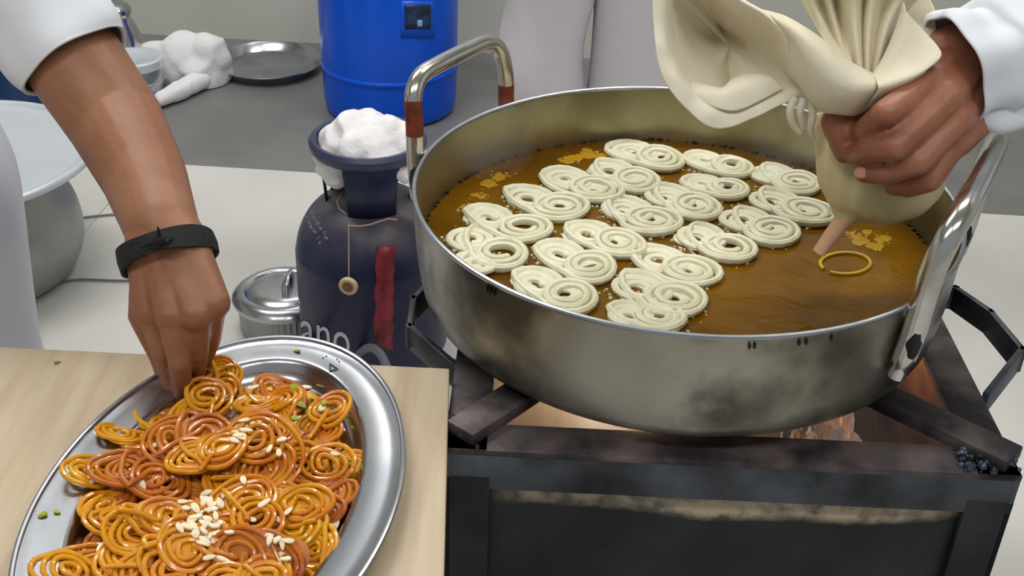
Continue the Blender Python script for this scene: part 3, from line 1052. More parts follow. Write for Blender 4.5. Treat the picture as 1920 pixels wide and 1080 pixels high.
# hidden bottom layer first, then the coils one sees, back to front
FR = [
    (417, 716, .012, .022, .5, 0, 'fry1', 'amber jalebi tucked behind the fingers at the far end of the heap'),
    (385, 738, .014, .020, .3, 2, 'fry2', 'orange jalebi directly beside the pinching fingertips'),
    (528, 745, .010, .019, .3, 1, 'fry3', 'red-brown jalebi at the far right of the heap by the green slivers'),
    (484, 762, .014, .023, .25, 3, 'fry1', 'amber jalebi behind the upper line of almond slivers'),
    (523, 776, .018, .022, .35, 5, 'fry1', 'amber jalebi in front of the green pistachio slivers'),
    (376, 772, .020, .025, .3, 0.5, 'fry1', 'amber jalebi with a dark hole just in front of the fingertips'),
    (298, 800, .008, .022, .4, 2, 'fry4', 'golden jalebi on the far left slope of the heap'),
    (251, 833, .010, .022, .4, 2.4, 'fry1', 'amber jalebi on the left slope behind the reddish spiral'),
    (608, 800, .008, .024, .3, 5.6, 'fry1', 'amber jalebi lying apart to the right on the shiny platter floor'),
    (506, 812, .020, .022, .2, 0, 'fry2', 'orange jalebi in the middle of the heap with a lone almond sliver'),
    (655, 892, .006, .017, .2, 0, 'fry4', 'small golden jalebi at the far right with a green sliver'),
    (618, 950, .006, .022, .3, 5.5, 'fry3', 'dark brownish jalebi low on the right side of the heap'),
    (587, 878, .013, .027, .5, 5.9, 'fry1', 'big amber coil leaning to the right beside the small golden one'),
    (448, 905, .014, .024, .2, 1, 'fry2', 'orange jalebi in the dark dip at the middle of the heap'),
    (340, 925, .010, .024, .2, 1, 'fry3', 'red-brown jalebi under the gap beside the round amber spiral'),
    (349, 826, .026, .029, .35, 0.4, 'fry3', 'large red-brown fan shaped jalebi on top of the heap'),
    (388, 856, .028, .026, .2, 5.8, 'fry1', 'amber jalebi against the front of the red-brown fan'),
    (493, 858, .026, .031, .5, 6.0, 'fry2', 'big orange jalebi with three small almond slivers on it'),
    (183, 908, .008, .021, .5, 1.8, 'fry4', 'golden loop at the left edge of the heap near the platter wall'),
    (255, 893, .020, .029, .3, 1.2, 'fry3', 'reddish spiral with one white almond sliver on the left'),
    (204, 968, .012, .024, .3, 1.6, 'fry1', 'amber jalebi with small holes at the lower left of the heap'),
    (466, 958, .022, .027, .15, 0, 'fry1', 'amber jalebi under the scattered slivers right of the almond heap'),
    (537, 955, .018, .028, .35, 5.7, 'fry1', 'amber jalebi on the right slope with slivers on its edge'),
    (578, 1022, .010, .026, .4, 5.6, 'fry4', 'golden jalebi at the lower right near the inner platter wall'),
    (395, 1000, .018, .025, .15, 2, 'fry1', 'amber jalebi under the main heap of almond slivers'),
    (278, 990, .020, .028, .35, 0.9, 'fry1', 'round amber spiral with open rings left of the almond heap'),
    (430, 1030, .018, .024, .2, 0, 'fry2', 'orange jalebi just below the main almond heap'),
    (157, 1072, .010, .026, .2, 1.4, 'fry1', 'amber jalebi at the lower left corner of the heap'),
    (251, 1064, .012, .026, .2, 1, 'fry1', 'amber jalebi second along the lower edge of the picture'),
    (322, 1036, .018, .024, .35, 0.8, 'fry1', 'amber looped jalebi with a dark hole under the round spiral'),
    (385, 1048, .020, .024, .3, 0.6, 'fry2', 'orange jalebi with three white slivers at the lower middle'),
    (488, 1052, .020, .030, .7, 5.9, 'fry3', 'steep red-brown coil with long ribs at the lower right'),
    (460, 1105, .016, .026, .3, 0, 'fry1', 'amber jalebi at the lower edge below the ribbed coil'),
    (330, 1110, .016, .026, .2, 1, 'fry2', 'orange jalebi at the lower edge below the looped one'),
]
UNDER = [(300, 870), (420, 800), (560, 850), (520, 920), (400, 950), (240, 1010), (480, 1010), (340, 1070), (440, 870), (340, 790), (560, 980), (200, 930)]
for k, (px, py) in enumerate(UNDER):
    fried(px, py, .004, .026, .08, k, 'fry3', 'jalebi buried at the bottom of the heap, showing only in gaps', 0.0025)
for px, py, z, size, tilt, az, mt, lb in FR:
    fried(px, py, z, size, tilt, az, mt, lb)
# more of the heap towards the near end of the platter, below the frame
for k, (x, y) in enumerate(((-0.20, 0.545), (-0.25, 0.555), (-0.155, 0.55), (-0.215, 0.515))):
    sd += 1
    pts, rad = fried_mesh(sd, 0.026, 0.0021, True)
    c = Vector((x, y, TZ + 0.009))
    o = MB().tube([c + p for p in pts], rad, 8).build('jalebi', ('fry1', 'fry2')[k % 2], None, origin=c)
    tag(o, 'jalebi at the near end of the platter, closest to the table front', 'jalebi', 'fried orange jalebis heaped on the platter')

# slivers of nut dropped onto the heap
bpy.context.view_layer.update()
DG = bpy.context.evaluated_depsgraph_get()
HEAP = ('jalebi', 'dish', 'sugar_syrup', 'rolled_rim', 'tabletop', 'tile')


def drop(px, py):
    d = ray(px, py).normalized()
    o_ = EYE.copy()
    ok, loc, n_, i, ob, _m = S.ray_cast(DG, o_, d)
    return (loc, n_, ob) if ok else (None, None, None)


def sliver(px, py, ln, wd, mat, label, cat, group, name):
    loc, n_, ob = drop(px, py)
    if loc is None:
        return
    up = (n_ + Vector((0, 0, 1.6))).normalized()
    if up.z < 0.3:
        up = Vector((0, 0, 1))
    a = rnd.uniform(0, 6.28)
    x = (Vector((math.cos(a), math.sin(a), 0)) - up * (up.x * math.cos(a) + up.y * math.sin(a))).normalized()
    R_ = Matrix((x, up.cross(x), up)).transposed()
    c = loc + up * 0.0011
    n = 10
    top, bot = [], []
    ph = rnd.uniform(0, 6)
    for k in range(n):
        t = 2 * PI * k / n
        f_ = 1 + 0.10 * math.sin(2 * t + ph)
        p = Vector((math.cos(t) * ln / 2 * f_, math.sin(t) * wd / 2 * f_ * (1 + 0.25 * math.cos(t)), 0))
        bend = 0.0006 * math.cos(t)
        top.append(c + R_ @ (p * 0.9 + Vector((0, 0, 0.0007 + bend))))
        bot.append(c + R_ @ (p + Vector((0, 0, -0.0004 + bend))))
    mb = MB().add(top + bot, [tuple(range(n)), tuple(range(2 * n - 1, n - 1, -1))] + [(k, k + n, (k + 1) % n + n, (k + 1) % n) for k in range(n)])
    o = mb.build(name, mat, None, smooth=False, origin=c)
    tag(o, label, cat, group)


HEAPN = 'pale almond sliver in the thick pile in the middle of the jalebis'
for k in range(34):
    sliver(384 + rnd.gauss(0, 20), 972 + rnd.gauss(0, 21) - 0, rnd.uniform(.0075, .0115), rnd.uniform(.0035, .0055), 'almond', HEAPN, 'almond sliver', 'almond slivers in the middle pile', 'almond_sliver')
for (px, py), lb in {
        (437, 770): 'lone', (440, 785): 'x', (442, 800): 'x', (446, 818): 'x', (458, 790): 'x', (470, 792): 'x', (488, 790): 'x', (444, 812): 'x', (452, 822): 'x', (462, 808): 'x', (436, 778): 'x', (440, 828): 'x', (470, 732): 'x', (476, 728): 'x'}.items():
    sliver(px, py, rnd.uniform(.008, .0115), rnd.uniform(.0035, .005), 'almond', 'pale almond sliver in the crooked line across the far end of the heap', 'almond sliver', 'almond slivers across the far end', 'almond_sliver')
for (px, py, ln, lb) in ((288, 838, .010, 'almond sliver alone on the left slope behind the reddish spiral'), (268, 911, .011, 'white almond sliver on the reddish spiral'), (176, 902, .009, 'thin almond sliver standing in the golden loop at the left edge'),
                         (528, 826, .009, 'almond sliver across the middle orange jalebi'), (506, 842, .009, 'upper left almond sliver of the three on the big orange jalebi'), (523, 850, .009, 'upper right almond sliver of the three on the big orange jalebi'),
                         (457, 903, .010, 'almond sliver standing at the lower end of the big orange jalebi'), (449, 935, .014, 'largest broad almond flake, right of the almond pile'), (412, 945, .013, 'broad almond flake at the top of the almond pile'),
                         (496, 945, .011, 'almond sliver on the right of the broad flake'), (295, 992, .010, 'almond sliver across the round amber spiral'), (627, 986, .012, 'almond flake lying alone on the steel at the right'),
                         (381, 1047, .011, 'left of three white slivers on the orange jalebi at the lower middle'), (394, 1046, .009, 'middle of three white slivers on the orange jalebi at the lower middle'), (419, 1052, .011, 'right of three white slivers on the orange jalebi at the lower middle'),
                         (604, 765, .014, 'pale almond flake lying in syrup near the green slivers'), (575, 728, .010, 'pale almond flake on steel between the two yellow-green slivers'), (393, 1013, .011, 'almond sliver just below the almond pile'),
                         (630, 852, .008, 'thin sliver in the syrup below the amber jalebi that lies apart')):
    sliver(px, py, ln, ln * 0.45, 'almond', lb, 'almond sliver', None, 'almond_sliver')
for px, py in ((510, 1005), (522, 1012), (530, 1022), (516, 1020), (540, 1015), (528, 1040), (535, 1050), (506, 1014)):
    sliver(px, py, rnd.uniform(.008, .011), .0042, 'almond', 'pale almond sliver in the small cluster at the lower right of the heap', 'almond sliver', 'almond slivers in the lower right cluster', 'almond_sliver')
for px, py in ((540, 960), (470, 975), (430, 1000), (420, 930), (520, 975), (350, 955), (410, 985)):
    sliver(px, py, rnd.uniform(.007, .010), .0038, 'almond', 'pale almond sliver scattered between the almond pile and the right slope', 'almond sliver', 'almond slivers scattered right of the pile', 'almond_sliver')
for (px, py, ln, lb) in ((557, 660, .0060, 'yellow-green sliver on the far rim of the platter'), (552, 729, .012, 'larger yellow-green pistachio sliver at the far end of the platter floor'), (600, 726, .009, 'yellow-green pistachio sliver nearest the far inner wall'),
                         (563, 760, .013, 'long green pistachio sliver beside the orange jalebi'), (608, 757, .008, 'green pistachio bit at the end of the pale flake'), (651, 782, .008, 'green bit stuck on the inner platter wall at the right'),
                         (659, 803, .006, 'small green bit just above the amber jalebi apart'), (656, 872, .011, 'bright green sliver on the small golden jalebi'), (80, 968, .008, 'larger green bit on the left flat rim of the platter'), (108, 962, .006, 'smaller green bit on the left flat rim of the platter'),
                         (553, 786, .009, 'green pistachio bit wedged against the orange jalebi'), (108, 681, .006, 'tiny yellow-green speck on the bare wood grain board'), (584, 748, .005, 'small dark green speck on the shiny platter floor')):
    sliver(px, py, ln, ln * 0.55, 'pista', lb, 'pistachio sliver', None, 'pistachio_sliver')

# ------------------------------------------------------------------ things on the floor behind
# gas cylinder
cy = 1.70
CX = dp(690, 265, cy).x
RZ = dp(690, 262, cy).z          # height of the collar ring
cyl = thing('gas_cylinder', 'small dark navy gas cylinder with a ring collar, standing behind the board', 'gas cylinder', (CX, cy, 0))
BR = 0.126
btop = RZ - 0.105
prof = [(0.001, 0.03), (0.09, 0.03), (0.118, 0.045), (BR, 0.07), (BR, btop - 0.105), (BR * 0.985, btop - 0.08), (BR * 0.93, btop - 0.052), (BR * 0.80, btop - 0.022), (BR * 0.62, btop - 0.002), (BR * 0.35, btop + 0.012), (0.001, btop + 0.016)]
def dusty_navy():
    """navy paint with grey-brown dust and rust settled round the collar"""
    m = MT['navy']
    nt = m.node_tree
    b = nt.nodes['Principled BSDF']
    src = b.inputs['Base Color'].links[0].from_socket
    tc = [q for q in nt.nodes if q.type == 'TEX_COORD'][0]
    sep = nt.nodes.new('ShaderNodeSeparateXYZ')
    nt.links.new(tc.outputs['Object'], sep.inputs[0])
    n = nt.nodes.new('ShaderNodeTexNoise')
    n.inputs['Scale'].default_value = 18
    n.inputs['Detail'].default_value = 7
    nt.links.new(tc.outputs['Object'], n.inputs['Vector'])
    mr = nt.nodes.new('ShaderNodeMapRange')
    mr.inputs[4].default_value = 0.85
    mr.inputs[1].default_value, mr.inputs[2].default_value = btop - 0.070, btop + 0.004
    nt.links.new(sep.outputs[2], mr.inputs[0])
    ml_ = nt.nodes.new('ShaderNodeMath')
    ml_.operation = 'MULTIPLY'
    nt.links.new(mr.outputs[0], ml_.inputs[0])
    m2_ = nt.nodes.new('ShaderNodeMapRange')
    m2_.inputs[1].default_value, m2_.inputs[2].default_value = 0.3, 0.62
    nt.links.new(n.outputs['Fac'], m2_.inputs[0])
    nt.links.new(m2_.outputs[0], ml_.inputs[1])
    mx = nt.nodes.new('ShaderNodeMix')
    mx.data_type = 'RGBA'
    mx.inputs[7].default_value = lin((104, 98, 98))
    nt.links.new(ml_.outputs[0], mx.inputs[0])
    nt.links.new(src, mx.inputs[6])
    nt.links.new(mx.outputs[2], b.inputs['Base Color'])


dusty_navy()
MB().lathe([tuple(p) for p in crom(prof, 46)], (CX, cy, 0), 72).build('body', 'navy', cyl)
MB().lathe([(0.095, 0.0), (0.10, 0.0), (0.10, 0.035), (0.095, 0.035), (0.095, 0.0)], (CX, cy, 0), 48).build('foot_ring', 'navy2', cyl)
# collar: a bent sheet with openings, and the rolled ring on top
cr = 0.072


def collar_panel(a0, a1, z0, z1):
    n = 18
    rows = []
    for z_, dr in ((z0, -0.004), ((z0 + z1) / 2, 0), (z1, 0.012)):
        rows.append([Vector((CX + (cr + dr) * math.cos(a0 + (a1 - a0) * k / n), cy + (cr + dr) * math.sin(a0 + (a1 - a0) * k / n), z_)) for k in range(n + 1)])
    mb = MB().grid(rows)
    return mb


for a0, a1 in ((-112, -48), (-182, -166), (100, 160), (0, 22)):
    collar_panel(math.radians(a0), math.radians(a1), btop - 0.012, RZ - 0.004).build('collar_panel', 'navy2', cyl, mods=[('SOLIDIFY', dict(thickness=0.003))])
MB().lathe([(0.080, RZ - 0.014), (0.086, RZ - 0.016), (0.0925, RZ - 0.008), (0.0935, RZ + 0.001), (0.089, RZ + 0.007), (0.082, RZ + 0.006), (0.079, RZ - 0.004), (0.080, RZ - 0.014)], (CX, cy, 0), 64).build('collar_ring', 'rim', cyl)
vv = MB().lathe([(0.001, btop + 0.01), (0.018, btop + 0.01), (0.018, btop + 0.035), (0.012, btop + 0.04), (0.012, btop + 0.06), (0.001, btop + 0.06)], (CX, cy, 0), 20)
vv.build('valve', 'brown', cyl)


def on_body(px, py, lift=0.0):
    """the point of the cylinder's skin seen at this pixel"""
    d = ray(px, py)
    best = None
    for k in range(4000):
        t = 1.4 + k * 0.00025
        p = EYE + d * t
        r_ = math.hypot(p.x - CX, p.y - cy)
        # radius of the body at this height
        rb = 0
        for i in range(len(prof) - 1):
            if min(prof[i][1], prof[i + 1][1]) <= p.z <= max(prof[i][1], prof[i + 1][1]) and prof[i][1] != prof[i + 1][1]:
                u = (p.z - prof[i][1]) / (prof[i + 1][1] - prof[i][1])
                rb = max(rb, prof[i][0] + u * (prof[i + 1][0] - prof[i][0]))
        if r_ <= rb + lift:
            return p
    return EYE + d * 1.75


# red tape down its front
rows = []
for k in range(15):
    py = 462 + (655 - 462) * k / 14
    l, r_ = on_body(706 - 6 * k / 14 + 2 * math.sin(k * 1.7), py, 0.0028), on_body(740 - 4 * k / 14 + 2 * math.sin(k * 2.3 + 1), py, 0.0028)
    mid = on_body(722 - 5 * k / 14, py, 0.0036 + 0.0012 * math.sin(k * 2.1))
    rows.append([l, mid, r_])
MB().grid(rows).build('tape_strip', 'red', cyl, mods=[('SOLIDIFY', dict(thickness=0.0015))])
# round seal hanging on a thread
pc = on_body(653, 537, 0.004)
nn = Vector((pc.x - CX, pc.y - cy, 0)).normalized()
mb = MB()
qt = nn.to_track_quat('Z', 'Y').to_matrix()
ml = MB().lathe([(0.0, 0.003), (0.004, 0.003), (0.0045, 0.002), (0.0085, 0.002), (0.0095, 0.0035), (0.0135, 0.0035), (0.0155, 0.001), (0.0155, -0.003), (0.0, -0.003)], (0, 0, 0), 32)
ml.v = [tuple(pc + qt @ Vector(p)) for p in ml.v]
tg = ml.build('round_seal', 'beige', cyl)
ml = MB().lathe([(0.0, 0.005), (0.003, 0.005), (0.004, 0.0035), (0.009, 0.0028), (0.009, 0.0)], (0, 0, 0), 24)
ml.v = [tuple(pc + qt @ Vector(p)) for p in ml.v]
ml.build('seal_centre', 'brown', tg)
MB().tube([on_body(654, py, 0.002) for py in (420, 445, 470, 495, 520)], 0.0008, 6).build('thread', 'string', cyl)
pts = [on_body(px, py, 0.003) for px, py in ((655, 423), (675, 424), (695, 421), (712, 415), (728, 410), (745, 412))]
MB().tube(pts, 0.0014, 6).build('thread', 'string', cyl)
st_ = [on_body(px, py, 0.003) for px, py in ((640, 365), (632, 378), (636, 392), (648, 400))]
MB().tube(st_, 0.0013, 6).build('thread', 'string', cyl)


def body_text(txt, px0, px1, py0, py1, size, mat, name, step):
    """painted letters that follow the skin of the cylinder"""
    cu = bpy.data.curves.new('t', 'FONT')
    cu.body = txt
    cu.size = 1
    cu.resolution_u = 3
    ob = bpy.data.objects.new('t', cu)
    C.objects.link(ob)
    dg = bpy.context.evaluated_depsgraph_get()
    me = ob.evaluated_get(dg).to_mesh()
    bm = bmesh.new()
    bm.from_mesh(me)
    bmesh.ops.triangulate(bm, faces=bm.faces)
    bmesh.ops.subdivide_edges(bm, edges=[e for e in bm.edges if e.calc_length() > 0.15], cuts=2)
    xs = [v.co.x for v in bm.verts]
    wd = max(xs)
    V, F = [], []
    for v in bm.verts:
        q = v.co.x / wd
        V.append(on_body(px0 + (px1 - px0) * q + step[0] * v.co.y * size, py0 + (py1 - py0) * q - step[1] * v.co.y * size, 0.0015))
    bm.verts.index_update()
    F = [[v.index for v in f.verts] for f in bm.faces]
    bm.free()
    bpy.data.objects.remove(ob)
    MB().add(V, F).build(name, mat, cyl, smooth=False)


body_text('ano', 562, 656, 644, 672, 98, 'whitemark', 'painted_lettering', (0.0, 1.0))
sm_ = MB()
for (ax0, ay0), (ax1, ay1) in (((566, 396), (604, 462)), ((578, 386), (616, 452))):
    for k in range(7):          # worn, unreadable stencilled characters
        u = (k + rnd.uniform(0.2, 0.5)) / 7
        cx_, cy_ = ax0 + (ax1 - ax0) * u, ay0 + (ay1 - ay0) * u
        for m_ in range(rnd.choice((2, 3, 3))):
            ang = rnd.choice((0.5, 2.1, 0.5, 1.3)) + rnd.uniform(-.3, .3)
            l_ = rnd.uniform(2.2, 4.2)
            ox, oy = rnd.uniform(-2.5, 2.5), rnd.uniform(-2.5, 2.5)
            p_ = [on_body(cx_ + ox + q_ * l_ * math.cos(ang), cy_ + oy + q_ * l_ * math.sin(ang), 0.0012) for q_ in (-1, 0, 1)]
            if all(math.hypot(p.x - CX, p.y - cy) < BR + 0.004 and p.z < btop + 0.02 for p in p_):
                sm_.tube(p_, 0.0008, 5)
tag(sm_.build('stencil_mark', 'greymark', cyl), None, None, kind='stuff')

# cloth stuffed into the collar
tw = []
for (dx, dy, dz, r_) in ((0, 0, 0.0, 0.045), (-0.04, 0.0, 0.0, 0.034), (0.045, 0.0, 0.0, 0.036), (0.0, -0.03, 0.0, 0.040), (0.0, 0.035, 0.004, 0.036), (-0.02, 0.0, 0.022, 0.030), (0.03, 0.0, 0.018, 0.028), (0.058, 0.01, -0.004, 0.02), (-0.05, -0.02, -0.006, 0.02)):
    p = Vector((CX + dx, cy + dy, RZ - 0.010 + dz))
    tw.append((p, r_, p + Vector((0.012, -0.008, -0.01)), r_ * 0.9))
v, f = blob(tw, 0.004, 5)


def wrinkle(v, amp, sc, seed, cen=None):
    out = []
    for p in v:
        p = Vector(p)
        n_ = noise.noise(p * sc + Vector((seed, 0, 0)))
        rd = (1 - abs(n_) * 2.2)
        n2 = noise.noise(p * sc * 2.4 + Vector((0, seed, 0)))
        d = (p - cen).normalized() if cen is not None else Vector((0, 0, 1))
        out.append(p + d * (amp * rd + amp * 0.4 * n2))
    return out


rg = MB().add(wrinkle(v, 0.008, 22, 3, Vector((CX, cy, RZ - 0.05))), f).build('cotton_rag', 'towel', None, origin=(CX, cy, RZ - 0.04))
tag(rg, 'crumpled white rag stuffed into the collar of the gas cylinder', 'rag')
for pcs, yy, r_, dd in ((((-0.066, -0.02), (-0.064, -0.04)), -0.03, 0.016, 0.02), (((0.045, -0.022), (0.075, -0.018), (0.09, -0.03)), -0.05, 0.0125, 0.018)):
    rr_ = [(Vector((CX + dx, cy + yy, RZ + dz)), r_, Vector((CX + dx + dd, cy + yy - 0.004, RZ + dz - 0.012)), r_) for dx, dz in pcs]
    v, f = blob(rr_, 0.003, 3)
    MB().add(wrinkle(v, 0.004, 40, 8, Vector((CX, cy, RZ))), f).build('hanging_end', 'towel', rg)

# hose from the cylinder to the stove
hp = crom([dp(668, 668, 1.60), dp(690, 652, 1.5), dp(712, 662, 1.42), dp(735, 700, 1.36), dp(775, 705, 1.30), Vector((-0.04, 1.22, 0.35)), Vector((0.06, 1.21, 0.42))], 40)
ho = MB().tube([Vector(p) for p in hp], 0.0065, 10).build('gas_hose', 'hose', None, origin=hp[0])
tag(ho, 'grey rubber gas hose looping from the cylinder to the stove', 'hose')

# ribbed tin with lid
tz = 0.11
tc_ = dp(530, 540, 1.80)
tx, ty = tc_.x, 1.80
tin = thing('lidded_tin', 'small ribbed steel tin with a shiny lid, beside the gas cylinder', 'tin', (tx, ty, 0))
tz = tc_.z - 0.012
MB().lathe([(0.001, 0.002), (0.078, 0.002), (0.080, 0.006), (0.081, tz), (0.079, tz), (0.078, 0.008), (0.001, 0.008)], (tx, ty, 0), 144, wob=lambda a, z: 0.0011 * math.sin(a * 48)).build('body', 'alu', tin)
MB().lathe([(0.001, tz + 0.016), (0.040, tz + 0.016), (0.055, tz + 0.013), (0.062, tz + 0.008), (0.066, tz + 0.012), (0.074, tz + 0.013), (0.082, tz + 0.009), (0.088, tz + 0.004), (0.091, tz), (0.090, tz - 0.008), (0.086, tz - 0.010), (0.084, tz - 0.002)], (tx, ty, 0), 72).build('lid', 'steel', tin)
hx = dp(541, 515, 1.80).x
MB().tube([(hx - 0.002, ty + 0.03, tz + 0.014), (hx - 0.002, ty + 0.026, tz + 0.034), (hx - 0.002, ty + 0.01, tz + 0.040), (hx - 0.002, ty - 0.01, tz + 0.040), (hx - 0.002, ty - 0.026, tz + 0.034), (hx - 0.002, ty - 0.03, tz + 0.014)], 0.007, 10, flat=0.5).build('lid_handle', 'steel', tin)

# blue drum
dy = 2.86
dx = dp(733, 200, dy).x
dr_ = 0.172
drum = thing('plastic_drum', 'tall bright blue plastic drum with a dark label, behind the gas cylinder', 'drum', (dx, dy, 0))
MB().lathe([(0.001, 0.0), (dr_ - 0.02, 0.0), (dr_ - 0.006, 0.008), (dr_ - 0.002, 0.03), (dr_ - 0.0018, 0.036), (dr_ - 0.0002, 0.108), (dr_, 0.115), (dr_ + 0.0035, 0.119), (dr_ + 0.0035, 0.124), (dr_, 0.128), (dr_ + 0.0002, 0.135), (dr_ + 0.002, 0.30), (dr_, 0.48), (dr_ - 0.02, 0.52), (dr_ - 0.05, 0.545), (0.001, 0.55)], (dx, dy, 0), 72).build('body', 'bluepl', drum)
MB().lathe([(0.001, 0.575), (0.10, 0.575), (0.108, 0.57), (0.108, 0.54)], (dx, dy, 0), 48).build('screw_lid', 'bluedk', drum)


def drum_patch(px0, py0, px1, py1, lift, mat, name, parent):
    rows = []
    for i in range(5):
        row = []
        for j in range(9):
            px, py = px0 + (px1 - px0) * j / 8, py0 + (py1 - py0) * i / 4
            d = ray(px, py)
            a_, b_, c_ = d.x ** 2 + d.y ** 2, 2 * (d.x * (EYE.x - dx) + d.y * (EYE.y - dy)), (EYE.x - dx) ** 2 + (EYE.y - dy) ** 2 - (dr_ + lift) ** 2
            t = (-b_ - math.sqrt(max(0, b_ * b_ - 4 * a_ * c_))) / (2 * a_)
            row.append(EYE + d * t)
        rows.append(row)
    return MB().grid(rows).build(name, mat, parent, mods=[('SOLIDIFY', dict(thickness=0.0012))])


lb_ = drum_patch(752, 2, 815, 72, 0.003, 'bluepl', 'label_plate', drum)
drum_patch(759, 9, 808, 55, 0.0045, 'label', 'label_print', lb_)
drum_patch(783, 38, 792, 50, 0.0055, 'patchw', 'label_print', lb_)  # small pale blue mark on the label

# big pot with a wide rolled-edge lid
pcx, pcy = -1.03, 1.945
pot = thing('cooking_pot', 'big dull aluminium cooking pot on the white floor at the left', 'pot', (pcx, pcy, 0))
LZ = 0.25
MB().lathe([tuple(p) for p in crom([(0.001, 0.0), (0.14, 0.002), (0.178, 0.02), (0.20, 0.07), (0.198, 0.13), (0.182, 0.18), (0.174, 0.22), (0.176, LZ - 0.012), (0.19, LZ - 0.006), (0.188, LZ - 0.002), (0.17, LZ - 0.012), (0.172, 0.2), (0.19, 0.08), (0.16, 0.012), (0.001, 0.01)], 50)], (pcx, pcy, 0), 72).build('body', 'alu', pot)
lc = Vector((pcx, pcy, LZ))
ld = MB().lathe([tuple(p) for p in crom([(0.001, 0.012), (0.10, 0.012), (0.17, 0.009), (0.205, 0.006), (0.228, 0.004), (0.236, 0.010), (0.244, 0.012), (0.250, 0.006), (0.248, -0.002), (0.236, -0.002), (0.2, 0.001), (0.001, 0.006)], 40)], lc, 96)
lo_ = ld.build('pot_lid', 'lidsteel', None, origin=lc)
tag(lo_, 'large round pale metal lid lying on the big pot', 'lid')
# blue bucket beyond it
bx, by = dp(-5, 140, 2.5).x, 2.5
bk = thing('plastic_bucket', 'dark blue plastic bucket behind the big pot at the far left', 'bucket', (bx, by, 0))
MB().lathe([(0.001, 0.0), (0.085, 0.0), (0.09, 0.01), (0.115, 0.24), (0.122, 0.245), (0.122, 0.255), (0.112, 0.252), (0.086, 0.014), (0.001, 0.012)], (bx, by, 0), 48).build('body', 'bluedk', bk)
MB().tube([(bx + 0.12 * math.cos(a), by - 0.03 - 0.02 * math.sin(a), 0.245 - 0.09 * math.sin(a)) for a in [PI * k / 20 for k in range(21)]], 0.003, 8).build('bail_handle', 'steel_dull', bk)

# plate leaning near the wall, towel, jug, small tin
plc = at(504, 120, 0.014)
prof = [(0.001, -0.010), (0.112, -0.010), (0.126, -0.008), (0.138, 0.008), (0.147, 0.015), (0.1485, 0.013), (0.139, 0.004), (0.126, -0.012), (0.001, -0.013)]
ple = MB().lathe(prof, (plc.x, plc.y, 0.014), 72).build('steel_plate', 'steel', None, origin=(plc.x, plc.y, 0))
tag(ple, 'round shallow steel plate lying on the grey floor by the wall', 'plate')
tc_ = at(345, 170, 0)
twl = []
for px, py, z, r_ in ((320, 130, .05, .06), (370, 125, .05, .06), (345, 100, .07, .055), (300, 110, .05, .05), (385, 95, .06, .045), (330, 160, .035, .045), (300, 165, .03, .03)):
    p = dp(px, py, tc_.y + 0.06)
    p.z = max(z, p.z)
    twl.append((p, r_, p + Vector((0.02, 0.01, -0.02)), r_))
v, f = blob(twl, 0.006, 5)
cen = Vector((tc_.x, tc_.y + 0.08, 0.02))
v = [Vector((p.x, p.y, max(0.003, p.z))) for p in wrinkle(v, 0.012, 11, 5, cen)]
towel = MB().add(v, f).build('towel', 'towel', None, origin=(cen.x, cen.y, 0))
tag(towel, 'bunched white towel on the grey floor left of the steel plate', 'towel')
roll = [at(300, 186, 0.025), at(335, 170, 0.028), at(375, 150, 0.028), at(408, 134, 0.024)]
v, f = blob(chain([(roll[0], 0.018), (roll[1], 0.024), (roll[2], 0.026), (roll[3], 0.021)]), 0.005, 3)
v = [Vector((p.x, p.y, max(0.003, p.z))) for p in wrinkle(v, 0.004, 25, 2, roll[1])]
MB().add(v, f).build('rolled_end', 'towel', towel)
jy = 2.98
jx = dp(222, 50, jy).x
jug = thing('water_jug', 'narrow necked steel jug with a flared lid behind the white towel', 'jug', (jx, jy, 0))
jz = dp(215, 22, jy).z
MB().lathe([tuple(p) for p in crom([(0.001, 0.0), (0.05, 0.002), (0.066, 0.03), (0.068, 0.08), (0.05, jz - 0.05), (0.034, jz - 0.012), (0.036, jz), (0.001, jz)], 30)], (jx, jy, 0), 40).build('body', 'chrome', jug)
MB().lathe([(0.001, jz + 0.028), (0.026, jz + 0.026), (0.04, jz + 0.018), (0.046, jz + 0.008), (0.047, jz), (0.036, jz - 0.003), (0.001, jz - 0.003)], (jx - 0.008, jy, 0), 40).build('lid', 'steel', jug)
by_ = 2.84
bc = dp(252, 112, by_)
jar = thing('steel_canister', 'round steel canister with a bright lid in front of the jug', 'canister', (bc.x, by_, 0))
bz = max(0.05, bc.z)
MB().lathe([(0.001, 0.0), (0.066, 0.0), (0.069, 0.004), (0.069, bz * 0.55), (0.0665, bz * 0.57), (0.0665, bz * 0.62), (0.069, bz * 0.64), (0.069, bz), (0.001, bz)], (bc.x, by_, 0), 56).build('body', 'steel_dull', jar)
MB().lathe([(0.001, bz + 0.006), (0.055, bz + 0.006), (0.060, bz + 0.010), (0.066, bz + 0.010), (0.071, bz + 0.006), (0.0715, bz - 0.014), (0.0695, bz - 0.014)], (bc.x, by_, 0), 56).build('lid', 'lidsteel', jar)
# thin cable on the floor
cb = crom([at(120, 412, .004), at(180, 405, .004), at(215, 402, .004), at(240, 404, .004), at(300, 420, .004), at(330, 470, .004), at(280, 520, .004), at(235, 526, .004), at(150, 524, .004), at(110, 530, .004)], 50)
co = MB().tube([Vector(p) for p in cb], 0.0022, 8).build('thin_cable', 'cable', None, origin=cb[0])
tag(co, 'thin grey cable lying on the white floor beside the big pot', 'cable')

